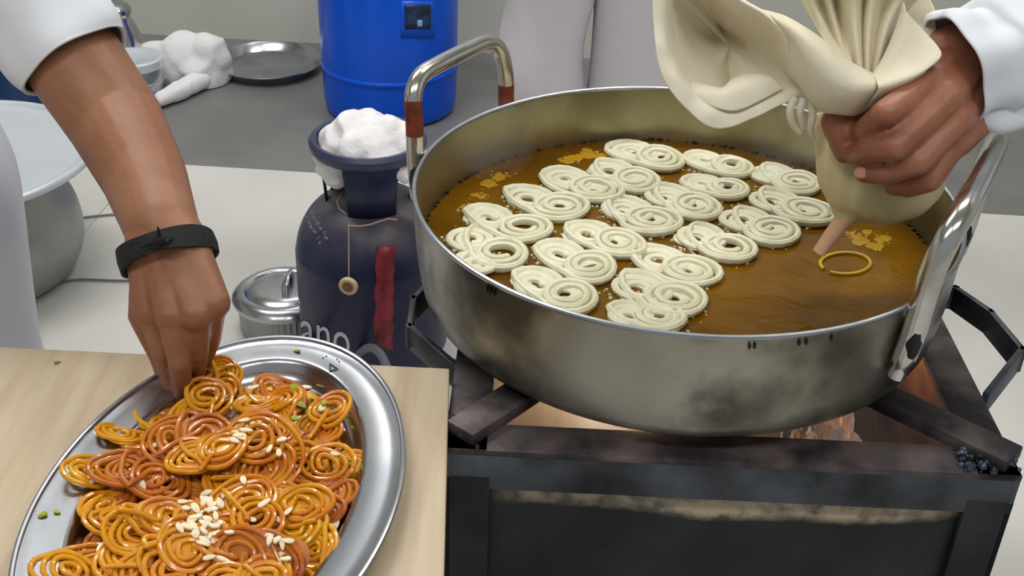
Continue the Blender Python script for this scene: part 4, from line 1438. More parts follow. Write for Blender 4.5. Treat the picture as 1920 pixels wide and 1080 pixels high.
# ------------------------------------------------------------------ people
def head_cones(c, f, s=1.0):
    """head centre c (between the ears), facing f (level unit vector)"""
    c, f = Vector(c), Vector(f).normalized()
    l = Vector((0, 0, 1)).cross(f)
    z = Vector((0, 0, 1))

    def p(a, b, h_):
        return c + (f * a + l * b + z * h_) * s
    k = [(p(-.015, 0, .045), .084, p(.015, 0, .03), .08), (p(.02, 0, -.02), .066, p(.035, 0, -.075), .044), (p(.05, .022, -.03), .032, p(.05, -.022, -.03), .032),
         (p(.078, 0, -.085), .022, p(.06, 0, -.09), .03),
         (p(.085, 0, .012), .010, p(.104, 0, -.024), .0135), (p(.086, .014, -.028), .009, p(.086, -.014, -.028), .009),
         (p(.078, .034, .026), .011, p(.083, .012, .024), .010), (p(.078, -.034, .026), .011, p(.083, -.012, .024), .010),
         (p(.078, .018, -.057), .009, p(.078, -.018, -.057), .009), (p(.080, .014, -.068), .008, p(.080, -.014, -.068), .008)]
    for sgn in (1, -1):
        k.append((p(-.008, .079 * sgn, .02), .014, p(-.004, .076 * sgn, -.018), .010))
    return [(a, ra * s, b, rb * s) for a, ra, b, rb in k], p


def add_head(root, c, f, neck_from, mat):
    k, p = head_cones(c, f)
    k.append((Vector(neck_from), 0.058, Vector(c) + Vector((0, 0, -0.07)), 0.052))
    v, fa = blob(k, 0.006, 2)
    hb = [(p(-.02, 0, .055), .088, p(.008, 0, .056), .086), (p(-.055, 0, .0), .055, p(-.05, 0, -.04), .04)]
    v2, f2 = blob(hb, 0.007, 2)
    hp_ = []
    MB().add(v2, f2).build('hair', 'hair', root)
    for sgn in (1, -1):
        e = MB().sphere(p(.072, .031 * sgn, .010), 0.0115, 14, 9)
        eo = e.build('eye', 'eyew', root)
        MB().sphere(p(.0812, .031 * sgn, .010), 0.0050, 10, 6).build('iris', 'eyed', eo)
    return v, fa


def plain_hand(w, d, up, side, s=1.0):
    """a relaxed five-fingered hand from wrist w along d; up is the back of the hand, side the thumb side"""
    w, d, up, side = Vector(w), Vector(d).normalized(), Vector(up).normalized(), Vector(side).normalized()
    k = [(w, .022, w + d * .045 + side * .012, .021), (w, .022, w + d * .045 - side * .016, .019)]
    for off, ln in ((.030, .072), (.010, .080), (-.010, .074), (-.029, .058)):
        m = w + d * .085 + side * off
        k.append((w + d * .03 + side * off * .5, .016, m, .0115))
        a = m + d * ln * .45 - up * .006
        b = a + d * ln * .3 - up * .012
        e = b + d * ln * .18 - up * .012
        k += chain([(m, .0105), (a, .0095), (b, .0085), (e, .0075)])
    t0 = w + d * .025 + side * .022
    t1 = w + d * .055 + side * .048 - up * .008
    t2 = w + d * .085 + side * .055 - up * .014
    k += chain([(t0, .016), (t1, .012), (t2, .009)])
    return k


def foot_cones(a, fwd):
    a, fwd = Vector(a), Vector(fwd).normalized()
    sd_ = Vector((0, 0, 1)).cross(fwd)
    k = [(a, .042, a + Vector((0, 0, -.045)) - fwd * .02, .036), (a + Vector((0, 0, -.03)), .04, Vector((a.x, a.y, .034)) + fwd * .10, .03), (Vector((a.x, a.y, .034)) - fwd * .03, .03, Vector((a.x, a.y, .030)) + fwd * .12, .026)]
    for i, o_ in enumerate((.03, .014, 0, -.013, -.026)):
        p = Vector((a.x, a.y, .018)) + fwd * (.15 - .008 * i) + sd_ * o_
        k.append((p - fwd * .04, .014, p + fwd * .018, .0095 if i else .012))
    return k


def leg_cones(hip, knee, ankle):
    return chain([(hip, .088), (Vector(hip).lerp(Vector(knee), .5), .076), (knee, .056), (Vector(knee).lerp(Vector(ankle), .3), .056), (ankle, .038)])


def shoe(name, root, a, fwd):
    a, fwd = Vector((a[0], a[1], 0)), Vector(fwd).normalized()
    sd_ = Vector((0, 0, 1)).cross(fwd)
    n = 28
    out, out2 = [], []
    for k in range(n):
        t = 2 * PI * k / n
        l = math.cos(t) * .135 + .045
        w_ = math.sin(t) * (.044 + .010 * math.cos(t))
        out.append(a + fwd * l + sd_ * w_)
    so_ = MB().grid([[p + Vector((0, 0, .001)) for p in out], [p + Vector((0, 0, .012)) for p in out]], closed_u=True)
    so_.add([p + Vector((0, 0, .012)) for p in out], [tuple(range(n))])
    so_.add([p + Vector((0, 0, .001)) for p in out], [tuple(range(n))[::-1]])
    s_ = so_.build(name, 'leather', root)
    st = [a + fwd * .09 + sd_ * (.05 * math.cos(t)) + Vector((0, 0, .01 + .052 * math.sin(t))) for t in [PI * k / 14 for k in range(15)]]
    MB().tube(st, .011, 8, flat=.3).build('strap', 'leather', s_)


# ---- the man at the left, sprinkling slivers onto the platter
H1 = {n_: dp(*q_) for n_, q_ in dict(
    WL=(288, 478, .815), WR=(346, 470, .812), EL=(141, 118, 1.0), F1=(216, 228, .965), F2=(271, 333, .90), F3=(303, 425, .835),
    iM=(284, 586, .778), mM=(324, 592, .765), rM=(368, 588, .764), pM=(400, 568, .772),
    iP=(306, 664, .765), mP=(337, 680, .750), rP=(371, 664, .768), pP=(397, 636, .787),
    iD=(319, 714, .769), mD=(342, 724, .757), rD=(367, 702, .778), pD=(384, 674, .796),
    iT=(327, 744, .772), mT=(340, 751, .768), rT=(354, 730, .787), pT=(366, 704, .802),
    tC=(288, 520, .803), tM=(272, 592, .796), tI=(302, 668, .790), tT=(322, 738, .783)).items()}
elb = H1['EL']
sho = Vector((-0.60, 1.14, 1.085))
k1 = chain([(elb, .0445), (H1['F1'], .0420), (H1['F2'], .0358), (H1['F3'], .0300)])
k1 += [(H1['F3'], .0285, H1['WL'], .023), (H1['F3'], .0285, H1['WR'], .023), (H1['WL'], .023, H1['WR'], .023)]
k1 += [(H1['WL'], .022, H1['iM'], .0145), (H1['WL'].lerp(H1['WR'], .35), .022, H1['mM'], .0148), (H1['WL'].lerp(H1['WR'], .65), .022, H1['rM'], .0145), (H1['WR'], .021, H1['pM'], .0140), (H1['iM'], .0135, H1['pM'], .0130)]
for f_ in 'imrp':
    sc_ = dict(i=1, m=1.03, r=1, p=.88)[f_]
    k1 += chain([(H1[f_ + 'M'], .0124 * sc_), (H1[f_ + 'P'], .0090 * sc_), (H1[f_ + 'D'], .0076 * sc_), (H1[f_ + 'T'], .0066 * sc_)])
k1 += chain([(H1['tC'], .019), (H1['tM'], .0138), (H1['tI'], .0100), (H1['tT'], .0080)])
v1, f1 = blob(k1, 0.0021, 3)
p1 = thing('person', 'man in white short sleeves at the left sprinkling slivers onto the platter', 'person', (-0.78, 1.30, 0))
hipc, chest = Vector((-0.79, 1.22, 0.80)), Vector((-0.82, 1.16, 1.05))
k1b = [(hipc + Vector((-.06, 0, 0)), .095, hipc + Vector((.04, 0, 0)), .095), (hipc, .105, chest, .105), (chest + Vector((-.07, 0, .03)), .075, chest + Vector((.06, 0, .02)), .075)]
k1b += chain([(sho, .042), (sho.lerp(elb, .5), .040), (elb, .043)])
sho2 = Vector((-0.98, 1.18, 1.09))
el2, wr2 = Vector((-1.10, 1.12, .84)), Vector((-0.98, 0.92, .68))
k1b += chain([(sho2, .045), (el2, .041), (wr2, .029)])
k1b.append((chest, .075, sho, .040))
k1b.append((chest, .075, sho2, .040))
for sx_ in (-.09, .07):
    hp0 = Vector((-0.78 + sx_, 1.24, .78))
    kn, an = Vector((-0.78 + sx_, 1.27, .44)), Vector((-0.78 + sx_, 1.33, .09))
    k1b += leg_cones(hp0, kn, an)
    k1b += foot_cones(an, (0, -1, 0))
v2, f2 = blob(k1b, 0.009, 3)
kh = plain_hand(wr2, (.3, -.75, -.5), (0, -.3, 1), (1, .2, 0))
v3, f3 = blob(kh, 0.0045, 2)
hc = Vector((-0.80, 1.05, 1.30))
v4, f4 = add_head(p1, hc, (.25, -1, 0), chest + Vector((0, -.01, .10)), 'skinL')
body = MB()
for v_, f_ in ((v1, f1), (v2, f2), (v3, f3), (v4, f4)):
    body.add(v_, f_)
body.build('body', 'skinL', p1)
for sx_ in (-.09, .07):
    shoe('sandal', p1, (-0.78 + sx_, 1.33), (0, -1, 0))
# wristband of black thread with its knot
wb = []
ax = (H1['F3'] - (H1['WL'] + H1['WR']) / 2).normalized()
wc = dp(315, 475, .820)
sdv = (H1['WR'] - H1['WL']).normalized()
bkv = ax.cross(sdv).normalized()
ringp = []
for k in range(40):
    t = 2 * PI * k / 40
    ringp.append(wc + sdv * math.cos(t) * .0398 + bkv * math.sin(t) * .0360 + ax * (.0085 * math.cos(t) + .010 * math.sin(t)))
rows = []
for k in range(41):
    rows.append(ringp[k % 40])
bandm = MB()
off = [(-.0100, .000), (-.0100, .0022), (.0, .0030), (.0100, .0022), (.0100, .0), (-.0100, 0)]
gr = []
for a_, r_ in off:
    gr.append([p + ax * (a_ * (1 - .10 * math.sin(2 * PI * i / 40 * 3))) + (p - wc).normalized() * (r_ + 0) for i, p in enumerate(ringp)])
bandm.grid(gr, closed_u=True)
wo = bandm.build('wristband', 'black', p1)
kn_ = dp(298, 452, .782)
mb = MB().sphere(kn_, .0055, 10, 7)
mb.tube([kn_, kn_ + Vector((.001, 0, .006)), kn_ + Vector((.001, -.001, .013))], [.0028, .002, .0006], 6)
mb.tube([kn_, kn_ + Vector((.007, 0, -.001)), kn_ + Vector((.012, 0, .003))], [.0025, .002, .0006], 6)
mb.tube([kn_, kn_ + Vector((-.008, 0, -.003)), kn_ + Vector((-.014, 0, -.006))], [.0025, .002, .0008], 6)
mb.build('knot', 'black', wo)
# short sleeve, open at the elbow
cuff = dp(143, 116, .995)
up_ = (sho - elb).normalized()
ca = (dp(40, -30, 1.03) - cuff).normalized()
rows = lerp_rows([(cuff, ca, .0510, .0490), (cuff + ca * .012, ca, .0515, .0495), (cuff + ca * .05, ca, .053, .052), (cuff + ca * .10, ca, .055, .054), (sho + Vector((.03, 0, .0)), ca, .062, .064), (sho + Vector((-.07, .01, .03)), (-.8, 0, .5), .085, .095), (sho + Vector((-.14, .0, .02)), (-1, 0, 0), .10, .11)], 26)
ct = cloth_tube(rows, 64, .0035, 5, 11, .0012)
MB().grid(ct, closed_u=True).build('sleeve', 'cloth', p1, mods=[('SOLIDIFY', dict(thickness=.0022, offset=1))])
hem = ct[1]
MB().tube(hem, .0012, 6, closed=True).build('sleeve_hem', 'cloth', p1)
# kurta down to mid thigh
kx = -0.742
rows = lerp_rows([((kx, 1.19, .25), (0, 0, 1), .148, .155), ((kx, 1.19, .30), (0, 0, 1), .150, .155), ((kx, 1.18, .52), (0, 0, 1), .168, .158), ((kx - .012, 1.17, .62), (0, 0, 1), .170, .155), ((kx - .045, 1.17, .70), (-.05, -.05, 1), .160, .15), ((kx - .075, 1.16, .80), (-.1, -.05, 1), .145, .145), ((-0.80, 1.15, .95), (-.15, -.1, 1), .155, .14), ((-0.80, 1.14, 1.08), (-.1, -.1, 1), .165, .13), ((-0.79, 1.13, 1.17), (0, -.1, 1), .10, .09), ((-0.79, 1.12, 1.20), (0, -.1, 1), .066, .066)], 48)
MB().grid(cloth_tube(rows, 120, .0100, 7, 4, .003), closed_u=True).build('kurta', 'lilac', p1, mods=[('SOLIDIFY', dict(thickness=.0025, offset=1))])
rows = lerp_rows([(el2 + (sho2 - el2) * .1, sho2 - el2, .058, .056), (el2.lerp(sho2, .6), sho2 - el2, .068, .066), (sho2, (.3, 0, 1), .08, .08), (sho2 + Vector((.07, -.01, .02)), (1, 0, .2), .09, .09), (sho2 + Vector((.13, -.02, .01)), (1, 0, 0), .10, .10)], 20)
MB().grid(cloth_tube(rows, 48, .003, 5, 12), closed_u=True).build('sleeve', 'cloth', p1, mods=[('SOLIDIFY', dict(thickness=.0022, offset=1))])
for sx_ in (-.09, .07):
    x_ = -0.78 + sx_
    rows = lerp_rows([((x_, 1.33, .06), (0, 0, 1), .062, .066), ((x_, 1.31, .2), (0, 0, 1), .07, .075), ((x_, 1.27, .44), (0, 0, 1), .075, .08), ((x_ , 1.24, .74), (0, 0, 1), .088, .10)], 24)
    MB().grid(cloth_tube(rows, 56, .006, 7, 21 + int(sx_ * 100), .003), closed_u=True).build('trouser_leg', 'trouser', p1, mods=[('SOLIDIFY', dict(thickness=.002, offset=1))])

# ---- the man behind the pan, of whom one sees the trousers
p2 = thing('person', 'man in loose white trousers standing behind the pan, hands at his sides', 'person', (0.135, 1.98, 0))
bxs = (0.043, 0.199)
k2 = []
for x_ in bxs:
    k2 += leg_cones(Vector((x_, 1.96, .84)), Vector((x_, 1.95, .46)), Vector((x_, 1.98, .09))) + foot_cones((x_, 1.98, .09), (0, -1, 0))
pel, ch2 = Vector((.142, 1.97, .90)), Vector((.142, 1.98, 1.24))
k2 += [(pel + Vector((-.05, 0, 0)), .095, pel + Vector((.05, 0, 0)), .095), (pel, .10, ch2, .105), (ch2 + Vector((-.08, 0, .04)), .08, ch2 + Vector((.08, 0, .04)), .08)]
arms2 = []
for sx_ in (-1, 1):
    s_, e_, w_ = Vector((.142 + sx_ * .20, 1.98, 1.36)), Vector((.142 + sx_ * .245, 2.02, 1.07)), Vector((.142 + sx_ * .25, 1.94, .82))
    k2 += [(ch2 + Vector((0, 0, .08)), .07, s_, .042)] + chain([(s_, .045), (e_, .042), (w_, .028)])
    arms2.append((s_, e_, w_))
v1, f1 = blob(k2, .010, 3)
body = MB().add(v1, f1)
for (s_, e_, w_), sx_ in zip(arms2, (-1, 1)):
    v1, f1 = blob(plain_hand(w_, (0, -.25, -1), (sx_, 0, 0), (0, -1, .2)), .005, 2)
    body.add(v1, f1)
v1, f1 = add_head(p2, (.142, 1.96, 1.60), (0, -1, 0), (.142, 1.98, 1.40), 'skinL')
body.add(v1, f1)
body.build('body', 'skinL', p2)
for i, x_ in enumerate(bxs):
    rows = lerp_rows([((x_, 1.975, .05), (0, 0, 1), .066, .07), ((x_, 1.97, .12), (0, 0, 1), .068, .073), ((x_ - .004, 1.955, .30), (0, 0, 1), .070 if i == 0 else .078, .076), ((x_ - .002, 1.95, .44), (0, 0, 1), .074 if i == 0 else .080, .080), ((x_, 1.945, .60), (0, 0, 1), .079, .088), ((x_ * .9 + .0142, 1.955, .80), (0, 0, 1), .092, .11), ((x_ * .9 + .0142, 1.965, .95), (0, 0, 1), .09, .11)], 60)
    MB().grid(cloth_tube(rows, 72, (.0055, .0034)[i], 4, 33 + i, (.0085, .0022)[i]), closed_u=True).build('trouser_leg', 'trouser', p2, mods=[('SOLIDIFY', dict(thickness=.002, offset=1))])
    shoe('sandal', p2, (x_, 1.98), (0, -1, 0))
rows = lerp_rows([((.142, 1.97, .78), (0, 0, 1), .19, .145), ((.142, 1.97, .95), (0, 0, 1), .175, .14), ((.142, 1.98, 1.2), (0, 0, 1), .18, .145), ((.142, 1.98, 1.34), (0, 0, 1), .20, .12), ((.142, 1.98, 1.41), (0, 0, 1), .12, .09), ((.142, 1.97, 1.45), (0, 0, 1), .066, .066)], 30)
MB().grid(cloth_tube(rows, 84, .004, 8, 5, .002), closed_u=True).build('shirt', 'cloth', p2, mods=[('SOLIDIFY', dict(thickness=.0022, offset=1))])
for s_, e_, w_ in arms2:
    rows = lerp_rows([(w_.lerp(e_, .08), e_ - w_, .040, .040), (e_, s_ - w_, .054, .054), (s_, (-.3 * (1 if s_.x > .142 else -1), 0, 1), .068, .068), (s_ + Vector((-.07 * (1 if s_.x > .142 else -1), 0, .02)), (-1 if s_.x > .142 else 1, 0, .3), .075, .075), (s_ + Vector((-.13 * (1 if s_.x > .142 else -1), 0, .0)), (-1 if s_.x > .142 else 1, 0, 0), .08, .085)], 24)
    MB().grid(cloth_tube(rows, 44, .003, 5, 6, .002), closed_u=True).build('sleeve', 'cloth', p2, mods=[('SOLIDIFY', dict(thickness=.002, offset=1))])

# ---- the man at the right, whose fist squeezes the piping cloth
G = {n_: dp(*q_) for n_, q_ in dict(
    W=(1790, 112, .938), W2=(1822, 206, .920),
    iM=(1752, 150, .895), mM=(1778, 182, .880), rM=(1792, 222, .878), pM=(1788, 266, .884),
    iP=(1662, 212, .858), mP=(1678, 274, .848), rP=(1722, 302, .852), pP=(1744, 336, .864),
    iD=(1628, 240, .872), mD=(1628, 282, .866), rD=(1660, 324, .862), pD=(1706, 350, .872),
    iT=(1612, 248, .892), mT=(1604, 290, .884), rT=(1622, 324, .874), pT=(1676, 350, .884),
    tC=(1735, 190, .930), tM=(1640, 190, .935), tI=(1566, 228, .905), tT=(1584, 286, .893)).items()}
k3 = [(G['W'], .030, G['W2'], .024)]
for f_, a_ in (('i', 0), ('m', .33), ('r', .66), ('p', 1)):
    k3.append((G['W'].lerp(G['W2'], a_), .024, G[f_ + 'M'], .0150))
k3 += [(G['iM'], .0120, G['pM'], .0112), (G['W'], .024, G['tC'], .020), (G['mM'] + Vector((0, .02, 0)), .018, G['rM'] + Vector((0, .02, 0)), .018)]
for f_ in 'imrp':
    sc_ = dict(i=1.0, m=1.03, r=1, p=.92)[f_]
    k3 += chain([(G[f_ + 'M'], .0132 * sc_), (G[f_ + 'P'], .0116 * sc_), (G[f_ + 'D'], .0102 * sc_), (G[f_ + 'T'], .0088 * sc_)])
k3 += chain([(G['tC'], .020), (G['tM'], .0155), (G['tI'], .0125), (G['tT'], .0095)])
el3, sh3 = Vector((.66, 1.03, .925)), Vector((.84, 1.12, 1.17))
k3 += chain([(G['W'].lerp(G['W2'], .4), .0275), (G['W'].lerp(el3, .35) + Vector((0, 0, .0)), .033), (el3, .040)])
v1, f1 = blob(k3, .0024, 2)
p3 = thing('person', 'man in a long white sleeve at the right, fist squeezing the cream cloth', 'person', (.98, 1.16, 0))
body = MB().add(v1, f1)
ch3, hp3 = Vector((.97, 1.14, 1.10)), Vector((1.0, 1.16, .84))
k3 = [(hp3 + Vector((0, -.05, 0)), .09, hp3 + Vector((0, .05, 0)), .09), (hp3, .095, ch3, .10), (ch3, .08, sh3, .042)] + chain([(sh3, .045), (el3, .040)])
s4, e4, w4 = Vector((.98, 1.36, 1.18)), Vector((.93, 1.50, .93)), Vector((.76, 1.46, .78))
k3 += [(ch3, .08, s4, .042)] + chain([(s4, .045), (e4, .042), (w4, .028)])
for dy_ in (-.09, .09):
    k3 += leg_cones(Vector((1.0, 1.16 + dy_, .80)), Vector((.98, 1.16 + dy_, .44)), Vector((1.02, 1.16 + dy_, .09))) + foot_cones((1.02, 1.16 + dy_, .09), (-1, 0, 0))
v1, f1 = blob(k3, .010, 3)
body.add(v1, f1)
v1, f1 = blob(plain_hand(w4, (-.9, -.2, -.4), (0, .4, 1), (0, -1, 0)), .005, 2)
body.add(v1, f1)
v1, f1 = add_head(p3, (.90, 1.16, 1.42), (-1, -.1, 0), ch3 + Vector((0, 0, .12)), 'skinR')
body.add(v1, f1)
body.build('body', 'skinR', p3)
# nails one can see
for a_, b_, o_ in (('rD', 'rT', .0082),):
    d_ = (G[b_] - G[a_]).normalized()
    vdir = (EYE - G[b_]).normalized()
    vdir = (vdir - d_ * vdir.dot(d_)).normalized()
    sx_ = d_.cross(vdir)
    c_ = G[b_] + vdir * o_ * .98 - d_ * .001
    Rm = Matrix((d_, sx_, vdir)).transposed()
    MB().sphere(c_, .0052, 14, 8, (1.2, .95, .22), Rm).build('fingernail', 'nail', p3)
# the rolled sleeve with its loose open cuff
cu0 = dp(1790, 126, .915)
ax3 = (dp(1960, 84, .965) - cu0).normalized()
rows = lerp_rows([(cu0, (dp(1880, 90, .925) - cu0), .043, .040), (cu0 + ax3 * .006, ax3, .044, .041), (cu0 + ax3 * .030, ax3, .044, .042), (cu0 + ax3 * .038, ax3, .048, .046), (cu0 + ax3 * .07, ax3, .052, .050), (cu0 + ax3 * .12, ax3, .058, .056), (el3 + Vector((.01, 0, .01)), (1, .2, .35), .064, .064), (sh3, (.5, .3, .8), .08, .08), (sh3 + Vector((.08, .03, .04)), (.8, .2, .4), .09, .09)], 60)
MB().grid(cloth_tube(rows, 72, .0038, 6, 9, .0022), closed_u=True).build('sleeve', 'cloth', p3, mods=[('SOLIDIFY', dict(thickness=.0022, offset=1))])
# cuff flap hanging under the wrist
fl0 = [[dp(1836, 203, .900), dp(1872, 188, .905), dp(1925, 166, .915), dp(1975, 150, .925)], [dp(1832, 222, .892), dp(1868, 215, .893), dp(1925, 205, .903), dp(1980, 190, .915)], [dp(1840, 240, .896), dp(1874, 249, .895), dp(1925, 238, .905), dp(1985, 215, .915)], [dp(1850, 238, .915), dp(1884, 240, .925), dp(1925, 226, .935), dp(1985, 200, .94)], [dp(1862, 205, .935), dp(1890, 200, .942), dp(1930, 190, .95), dp(1985, 170, .95)]]
MB().grid(sheet(fl0, 24, 24)).build('cuff', 'cloth', p3, mods=[('SOLIDIFY', dict(thickness=.002))])
rows = lerp_rows([((1.0, 1.16, .62), (0, 0, 1), .15, .19), ((1.0, 1.16, .85), (0, 0, 1), .145, .175), ((.97, 1.14, 1.08), (-.1, 0, 1), .145, .18), ((.96, 1.15, 1.2), (-.1, 0, 1), .11, .17), ((.95, 1.16, 1.25), (0, 0, 1), .065, .065)], 28)
MB().grid(cloth_tube(rows, 84, .005, 8, 15, .002), closed_u=True).build('shirt', 'cloth', p3, mods=[('SOLIDIFY', dict(thickness=.0022, offset=1))])
rows = lerp_rows([(w4.lerp(e4, .1), e4 - w4, .042, .042), (e4, s4 - w4, .055, .055), (s4, (0, -.4, 1), .078, .078), (s4 + Vector((0, -.08, .02)), (0, -1, .2), .09, .09), (s4 + Vector((0, -.15, .0)), (0, -1, 0), .10, .10)], 22)
MB().grid(cloth_tube(rows, 44, .003, 5, 16), closed_u=True).build('sleeve', 'cloth', p3, mods=[('SOLIDIFY', dict(thickness=.0022, offset=1))])
for dy_ in (-.09, .09):
    rows = lerp_rows([((1.02, 1.16 + dy_, .06), (0, 0, 1), .066, .062), ((1.0, 1.16 + dy_, .3), (0, 0, 1), .076, .07), ((.985, 1.16 + dy_, .5), (0, 0, 1), .082, .075), ((1.0, 1.16 + dy_, .8), (0, 0, 1), .11, .088)], 24)
    MB().grid(cloth_tube(rows, 56, .005, 6, 27, .003), closed_u=True).build('trouser_leg', 'trouser', p3, mods=[('SOLIDIFY', dict(thickness=.002, offset=1))])
    shoe('sandal', p3, (1.02, 1.16 + dy_), (-1, 0, 0))

# ------------------------------------------------------------------ the piping cloth
def Dp(px, py, y):
    return dp(px, py, y)


bagc = dp(1640, 330, .925)
bg = thing('piping_cloth', 'cream muslin cloth bag of batter, gathered and flaring, squeezed over the pan', 'piping bag', bagc)
kb = chain([(dp(1602, 176, .925), .016), (dp(1586, 225, .925), .021), (dp(1590, 290, .925), .026), (dp(1612, 350, .92), .030)])
kb += [(dp(1560, 230, .93), .014, dp(1572, 330, .925), .018), (dp(1572, 330, .925), .018, dp(1592, 385, .915), .016)]
kb += chain([(dp(1612, 345, .92), .030), (dp(1650, 366, .915), .0265), (dp(1700, 356, .92), .026), (dp(1728, 345, .925), .020)])
kb += [(dp(1650, 366, .915), .0265, dp(1655, 340, .92), .03), (dp(1592, 385, .915), .014, dp(1584, 408, .908), .010)]
v1, f1 = blob(kb, .003, 7)
v1b = []
for p in v1:
    p = Vector(p)
    d_ = p - Vector((dp(1612, 350, .92).x, .92, p.z))
    a_ = math.atan2(d_.y, d_.x)
    hz_ = (p.z - dp(1584, 410, .91).z) / .12
    amp = .0016 * max(0, min(1, hz_ * 1.5 + .2))
    v1b.append(p + Vector((d_.x, d_.y, 0)).normalized() * amp * (math.sin(7 * a_ + 2 * hz_) + .6 * math.sin(13 * a_ + 1)))
MB().add(v1b, f1).build('bag_body', 'bagwet', bg)
nz = [dp(1588, 402, .908), dp(1572, 425, .906), dp(1552, 450, .904), dp(1535, 474, .902)]
MB().tube(nz, [.0085, .0075, .0064, .0058], 16).build('nozzle', 'nozzle', bg)


def flap(ctrl, nu, nv, name, mat='bag', amp=.0, seed=1, thick=.0022):
    rows = sheet(ctrl, nu, nv)
    rows = [[Vector(p) + Vector((0, 1, 0)) * amp * noise.noise(Vector(p) * 28 + Vector((seed, 0, 0))) for p in r_] for r_ in rows]
    return MB().grid(rows).build(name, mat, bg, mods=[('SOLIDIFY', dict(thickness=thick, offset=0)), ('SUBSURF', dict(levels=1, render_levels=1))])


# left flap: a deep open scoop of cloth, its lip towards the room
lip = [(1228, -36, .965), (1226, 60, .945), (1240, 140, .925), (1278, 196, .912), (1330, 238, .905), (1372, 240, .905), (1432, 212, .905), (1490, 184, .908), (1522, 176, .912), (1496, 150, .905), (1482, 110, .90), (1474, 66, .90), (1438, 26, .912), (1392, 0, .93), (1330, -34, .955), (1275, -52, .968)]
lipc = cromc([dp(*q_) for q_ in lip], 72)
inn1 = [(1252, -26, .968), (1250, 60, .950), (1268, 130, .930), (1300, 176, .920), (1346, 202, .915), (1376, 204, .915), (1424, 190, .915), (1470, 170, .915), (1500, 160, .918), (1484, 140, .912), (1472, 106, .910), (1460, 70, .912), (1428, 38, .924), (1384, 14, .942), (1330, -20, .962), (1280, -38, .972)]
deep = [(1275, 0, 1.00), (1278, 60, .99), (1292, 110, .97), (1320, 152, .955), (1356, 168, .955), (1374, 180, .958), (1402, 168, .95), (1436, 150, .95), (1462, 138, .955), (1460, 122, .958), (1450, 100, .965), (1430, 70, .975), (1400, 46, .99), (1370, 26, 1.0), (1330, 0, 1.01), (1296, -14, 1.01)]
mid_ = [(1340, 60, 1.03), (1340, 76, 1.025), (1345, 92, 1.015), (1352, 108, 1.0), (1362, 118, 1.0), (1370, 122, .998), (1380, 118, .995), (1392, 110, .995), (1398, 104, 1.0), (1398, 98, 1.005), (1394, 90, 1.01), (1386, 78, 1.02), (1376, 68, 1.03), (1364, 62, 1.035), (1352, 56, 1.035), (1344, 56, 1.03)]
rings = [lipc, cromc([dp(*q_) for q_ in inn1], 72), cromc([dp(*q_) for q_ in deep], 72), cromc([dp(*q_) for q_ in mid_], 72)]
cmid = sum((Vector(p) for p in rings[3]), Vector()) / 72
gr = []
for t in [i / 18 for i in range(19)]:
    row = []
    for k in range(72):
        p = crom([rings[0][k], rings[1][k], rings[2][k], rings[3][k]], 19)[int(round(t * 18))]
        p = Vector(p)
        row.append(p + Vector((0, 1, 0)) * .012 * t * noise.noise(Vector((k * .12, t * 3, 5))) + Vector((0, 1, 0)) * .004 * noise.noise(p * 60))
    gr.append(row)
sc_m = MB().grid(gr, closed_u=True)
n0 = len(sc_m.v)
sc_m.v.append(tuple(cmid))
last = 18 * 72
sc_m.f += [(last + k, last + (k + 1) % 72, n0) for k in range(72)]
sc_m.build('left_flap', 'bag', bg, mods=[('SOLIDIFY', dict(thickness=.003, offset=0)), ('SUBSURF', dict(levels=1, render_levels=1))])
# folds inside the scoop
flap([[dp(1282, 150, .94), dp(1320, 158, .93), dp(1352, 166, .925), dp(1372, 150, .93), dp(1392, 140, .935)], [dp(1290, 165, .925), dp(1330, 176, .918), dp(1362, 178, .915), dp(1396, 160, .915), dp(1440, 142, .92)], [dp(1312, 186, .918), dp(1345, 204, .91), dp(1380, 208, .908), dp(1424, 190, .908), dp(1470, 166, .912)]], 26, 10, 'inner_fold', 'bag', .004, 3)
# front fold: a broad rolled band from the upper left to the neck
flap([[dp(1424, 18, .925), dp(1470, 30, .905), dp(1530, 66, .895), dp(1588, 112, .895), dp(1640, 140, .90)],
      [dp(1452, 36, .905), dp(1500, 66, .885), dp(1550, 104, .875), dp(1600, 138, .880), dp(1650, 150, .89)],
      [dp(1478, 70, .898), dp(1512, 110, .878), dp(1560, 140, .868), dp(1606, 160, .872), dp(1656, 160, .885)],
      [dp(1482, 120, .900), dp(1518, 154, .882), dp(1562, 172, .872), dp(1610, 178, .875), dp(1660, 168, .888)],
      [dp(1494, 152, .905), dp(1524, 186, .892), dp(1562, 198, .885), dp(1606, 200, .886), dp(1652, 180, .896)],
      [dp(1512, 172, .915), dp(1536, 205, .905), dp(1566, 216, .905), dp(1604, 216, .905), dp(1642, 190, .910)]], 34, 26, 'front_fold', 'bag', .003, 5)
# upright pleats rising out of the frame
cols = []
pl = [(1470, -70, .955, 1572, 128), (1492, -70, .925, 1582, 132), (1520, -75, .965, 1588, 136), (1540, -78, .915, 1594, 138), (1556, -78, .972, 1600, 138), (1580, -80, .920, 1607, 140), (1612, -80, .905, 1614, 142), (1640, -80, .935, 1620, 142), (1664, -78, .910, 1626, 142), (1694, -70, .950, 1632, 142), (1722, -50, .925, 1640, 142), (1752, -30, .935, 1646, 142)]
top_ = [dp(a_, b_, c_) for a_, b_, c_, d_, e_ in pl]
botp = [dp(d_, e_, .905 + (.006 if i % 2 else -.002)) for i, (a_, b_, c_, d_, e_) in enumerate(pl)]
ctrl = []
for t in (0, .33, .66, 1):
    ctrl.append([Vector(a_).lerp(Vector(b_), t) + Vector((0, .02 * math.sin(t * PI), 0)) for a_, b_ in zip(top_, botp)])
flap(ctrl, 70, 22, 'upright_pleat', 'bag', .002, 9)
